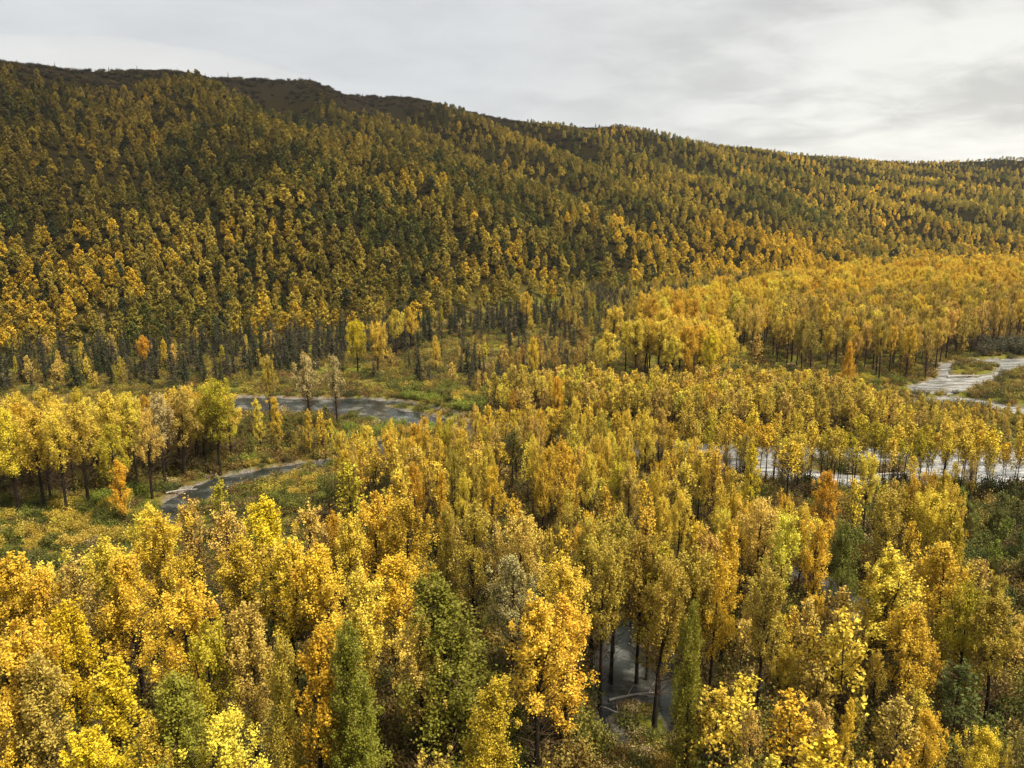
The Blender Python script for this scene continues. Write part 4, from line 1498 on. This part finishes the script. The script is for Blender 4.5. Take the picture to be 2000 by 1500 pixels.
def dwarf_scrub():
    rr = np.random.default_rng(55)
    n = 60000
    th = rr.uniform(R(-40), R(40), n)
    r = np.exp(rr.uniform(math.log(400), math.log(1900), n))
    x, y = np.sin(th) * r, np.cos(th) * r
    s = hill_s(x, y)[0]
    f = fbm(x / 22, y / 22, 3)
    ok = (s > 0.55) & (s < 1.15) & (rr.random(n) < np.clip((f - 0.38) * 4, 0.05, 0.9))
    x, y = x[ok], y[ok]
    z = height(x, y, water=False)
    out = []
    for a, b, c in zip(x, y, z):
        q = rr.random()
        cc = np.array([(0.035, 0.03, 0.014), (0.055, 0.035, 0.018), (0.03, 0.034, 0.014), (0.10, 0.07, 0.022)][int(rr.integers(0, 4))]) * rr.uniform(0.7, 1.2)
        if q < 0.035:
            k = rr.uniform(0.3, 0.65)
            out.append(('spruce', int(rr.integers(0, 9)), float(a), float(b), float(c), 0.0, k, k, (0.06, 0.06, 0.03, 1)))
        else:
            k = rr.uniform(0.9, 2.2)
            out.append(('shrub', int(rr.integers(0, 9)), float(a), float(b), float(c) - 0.3, float(rr.uniform(0, 6.28)), k, k * 0.7, tuple(cc) + (1.0,)))
    return out


mass("dwarf_scrub", dwarf_scrub(), "dark dwarf scrub and stunted conifers on the bare upper hill", "scrub")
UG = undergrowth()
print("undergrowth", len(UG))
mass("undergrowth", UG, "low brown, yellow and green undergrowth covering the valley floor", "undergrowth")

# ------------------------------------------------------------------ fallen trunk on the near ground at right
def fallen_log():
    b = Bld(900)
    x0, y0 = P(1828, 1392, 0.5)
    x1, y1 = P(1990, 1378, 0.9)
    p0, p1 = np.array([0, 0, 0.0]), np.array([x1 - x0, y1 - y0, 0.45])
    t_ = np.linspace(0, 1, 9)[:, None]
    pts = p0 + (p1 - p0) * t_
    pts[:, 2] += 0.08 * np.sin(t_[:, 0] * 5)
    pts[:, 1] += 0.05 * np.sin(t_[:, 0] * 9)
    b.tube(pts, np.linspace(0.30, 0.17, 9), 9)
    root = link('fallen_log', None)
    root.location = (x0, y0, float(height(np.array([x0]), np.array([y0]))[0]) + 0.55)
    link('trunk', b.wood_mesh('log_trunk', [M_BARK]), root)
    for k_, (f, a_, l_) in enumerate(((0.3, -1.2, 1.5), (0.45, -0.9, 2.3), (0.6, -1.3, 1.9), (0.75, 0.9, 1.4))):
        c_ = Bld(910 + k_)
        q = p0 + (p1 - p0) * f
        e = q + np.array([math.cos(a_) * l_, math.sin(a_) * l_, -0.15])
        m_ = (q + e) / 2 + np.array([0, 0, 0.25])
        c_.tube([q, m_, e], [0.07, 0.045, 0.015], 6)
        link('branch', c_.wood_mesh('log_branch', [M_PALE if k_ < 3 else M_BARK]), root)
    tag(root, 'dark fallen trunk with pale broken branches lying on the near ground at right', 'fallen log')


fallen_log()


def driftwood(px, py, ang, ln, rad, label, seed):
    b = Bld(seed)
    x0, y0 = P(px, py, -0.4)
    d_ = np.array([math.cos(ang), math.sin(ang), 0.02])
    t_ = np.linspace(0, 1, 8)
    pts = d_[None] * (t_ * ln)[:, None]
    pts[:, 2] += 0.12 * np.sin(t_ * 4)
    pts[:, 0] += 0.1 * np.sin(t_ * 7)
    b.tube(pts, rad * (1 - 0.6 * t_), 7)
    root = link('driftwood', None)
    root.location = (float(x0), float(y0), max(-0.5, float(height(np.array([x0]), np.array([y0]))[0])) + rad)
    link('trunk', b.wood_mesh('driftwood_trunk', [M_PALE]), root)
    for k_ in range(3):
        c_ = Bld(seed + 1 + k_)
        f = 0.35 + 0.22 * k_
        q = d_ * ln * f
        a_ = ang + (-1) ** k_ * 0.8
        l_ = ln * 0.28
        c_.tube([q, q + np.array([math.cos(a_) * l_ * .5, math.sin(a_) * l_ * .5, 0.25]), q + np.array([math.cos(a_) * l_, math.sin(a_) * l_, 0.35])], [rad * .4, rad * .25, rad * .08], 5)
        link('branch', c_.wood_mesh('driftwood_branch', [M_PALE]), root)
    tag(root, label, 'driftwood', group='driftwood along the water')


driftwood(325, 968, 0.4, 4.5, 0.16, 'pale driftwood log at the lower end of the left creek', 930)
driftwood(1190, 1368, 0.25, 5.0, 0.14, 'pale driftwood log lying across the dark pool', 940)
driftwood(1245, 1420, 2.4, 3.6, 0.12, 'short pale driftwood log at the near bank of the dark pool', 950)
driftwood(1850, 737, 0.1, 9.0, 0.28, 'dark-edged driftwood log below the gravel bar of the far right braids', 960)
driftwood(1700, 930, 0.15, 8.0, 0.2, 'long pale driftwood log in the wide right reach', 970)

# ------------------------------------------------------------------ mist lying on the left ridge
def low_cloud():
    m, t = new_mat("mist")
    pv = N(t, 'ShaderNodeVolumePrincipled')
    pv.inputs['Color'].default_value = (1.0, 1.0, 1.0, 1)
    pv.inputs['Density'].default_value = 0.0024
    pv.inputs['Anisotropy'].default_value = -0.1
    o = N(t, 'ShaderNodeOutputMaterial')
    t.links.new(pv.outputs[0], o.inputs['Volume'])
    b = bmesh.new()
    bmesh.ops.create_icosphere(b, subdivisions=4, radius=1.0)
    for v in b.verts:
        th_ = math.atan2(v.co.y, v.co.x)
        k_ = 1 + 0.13 * math.sin(3 * th_ + 1) + 0.08 * math.sin(7 * th_)
        v.co = Vector((v.co.x * 150 * k_, v.co.y * 95 * k_, v.co.z * 12 * (1 + 0.2 * math.sin(5 * v.co.x))))
    me = bpy.data.meshes.new("low_cloud")
    b.to_mesh(me)
    b.free()
    me.materials.append(m)
    o = link("low_cloud", me)
    a_ = float(azel(215, 135)[0])
    o.location = (math.sin(a_) * 800, math.cos(a_) * 800, 161)
    o.rotation_euler = (0, 0, -a_)
    tag(o, kind='stuff')


low_cloud()

# ------------------------------------------------------------------ damp valley air
def build_haze():
    x0, x1, y0, y1, z0, z1 = -12000, 12000, -9500, 9500, -12.0, 420.0
    v = [(x, y, z) for z in (z0, z1) for y in (y0, y1) for x in (x0, x1)]
    f = np.array([[0, 2, 3, 1], [4, 5, 7, 6], [0, 1, 5, 4], [2, 6, 7, 3], [0, 4, 6, 2], [1, 3, 7, 5]])
    m, t = new_mat("damp_air")
    pv = N(t, 'ShaderNodeVolumePrincipled')
    pv.inputs['Color'].default_value = (0.93, 0.95, 1.0, 1)
    pv.inputs['Density'].default_value = 0.00004
    pv.inputs['Anisotropy'].default_value = 0.2
    o = N(t, 'ShaderNodeOutputMaterial')
    t.links.new(pv.outputs[0], o.inputs['Volume'])
    tag(link("haze", make_mesh("haze", v, [f], [m])), kind='stuff')


build_haze()
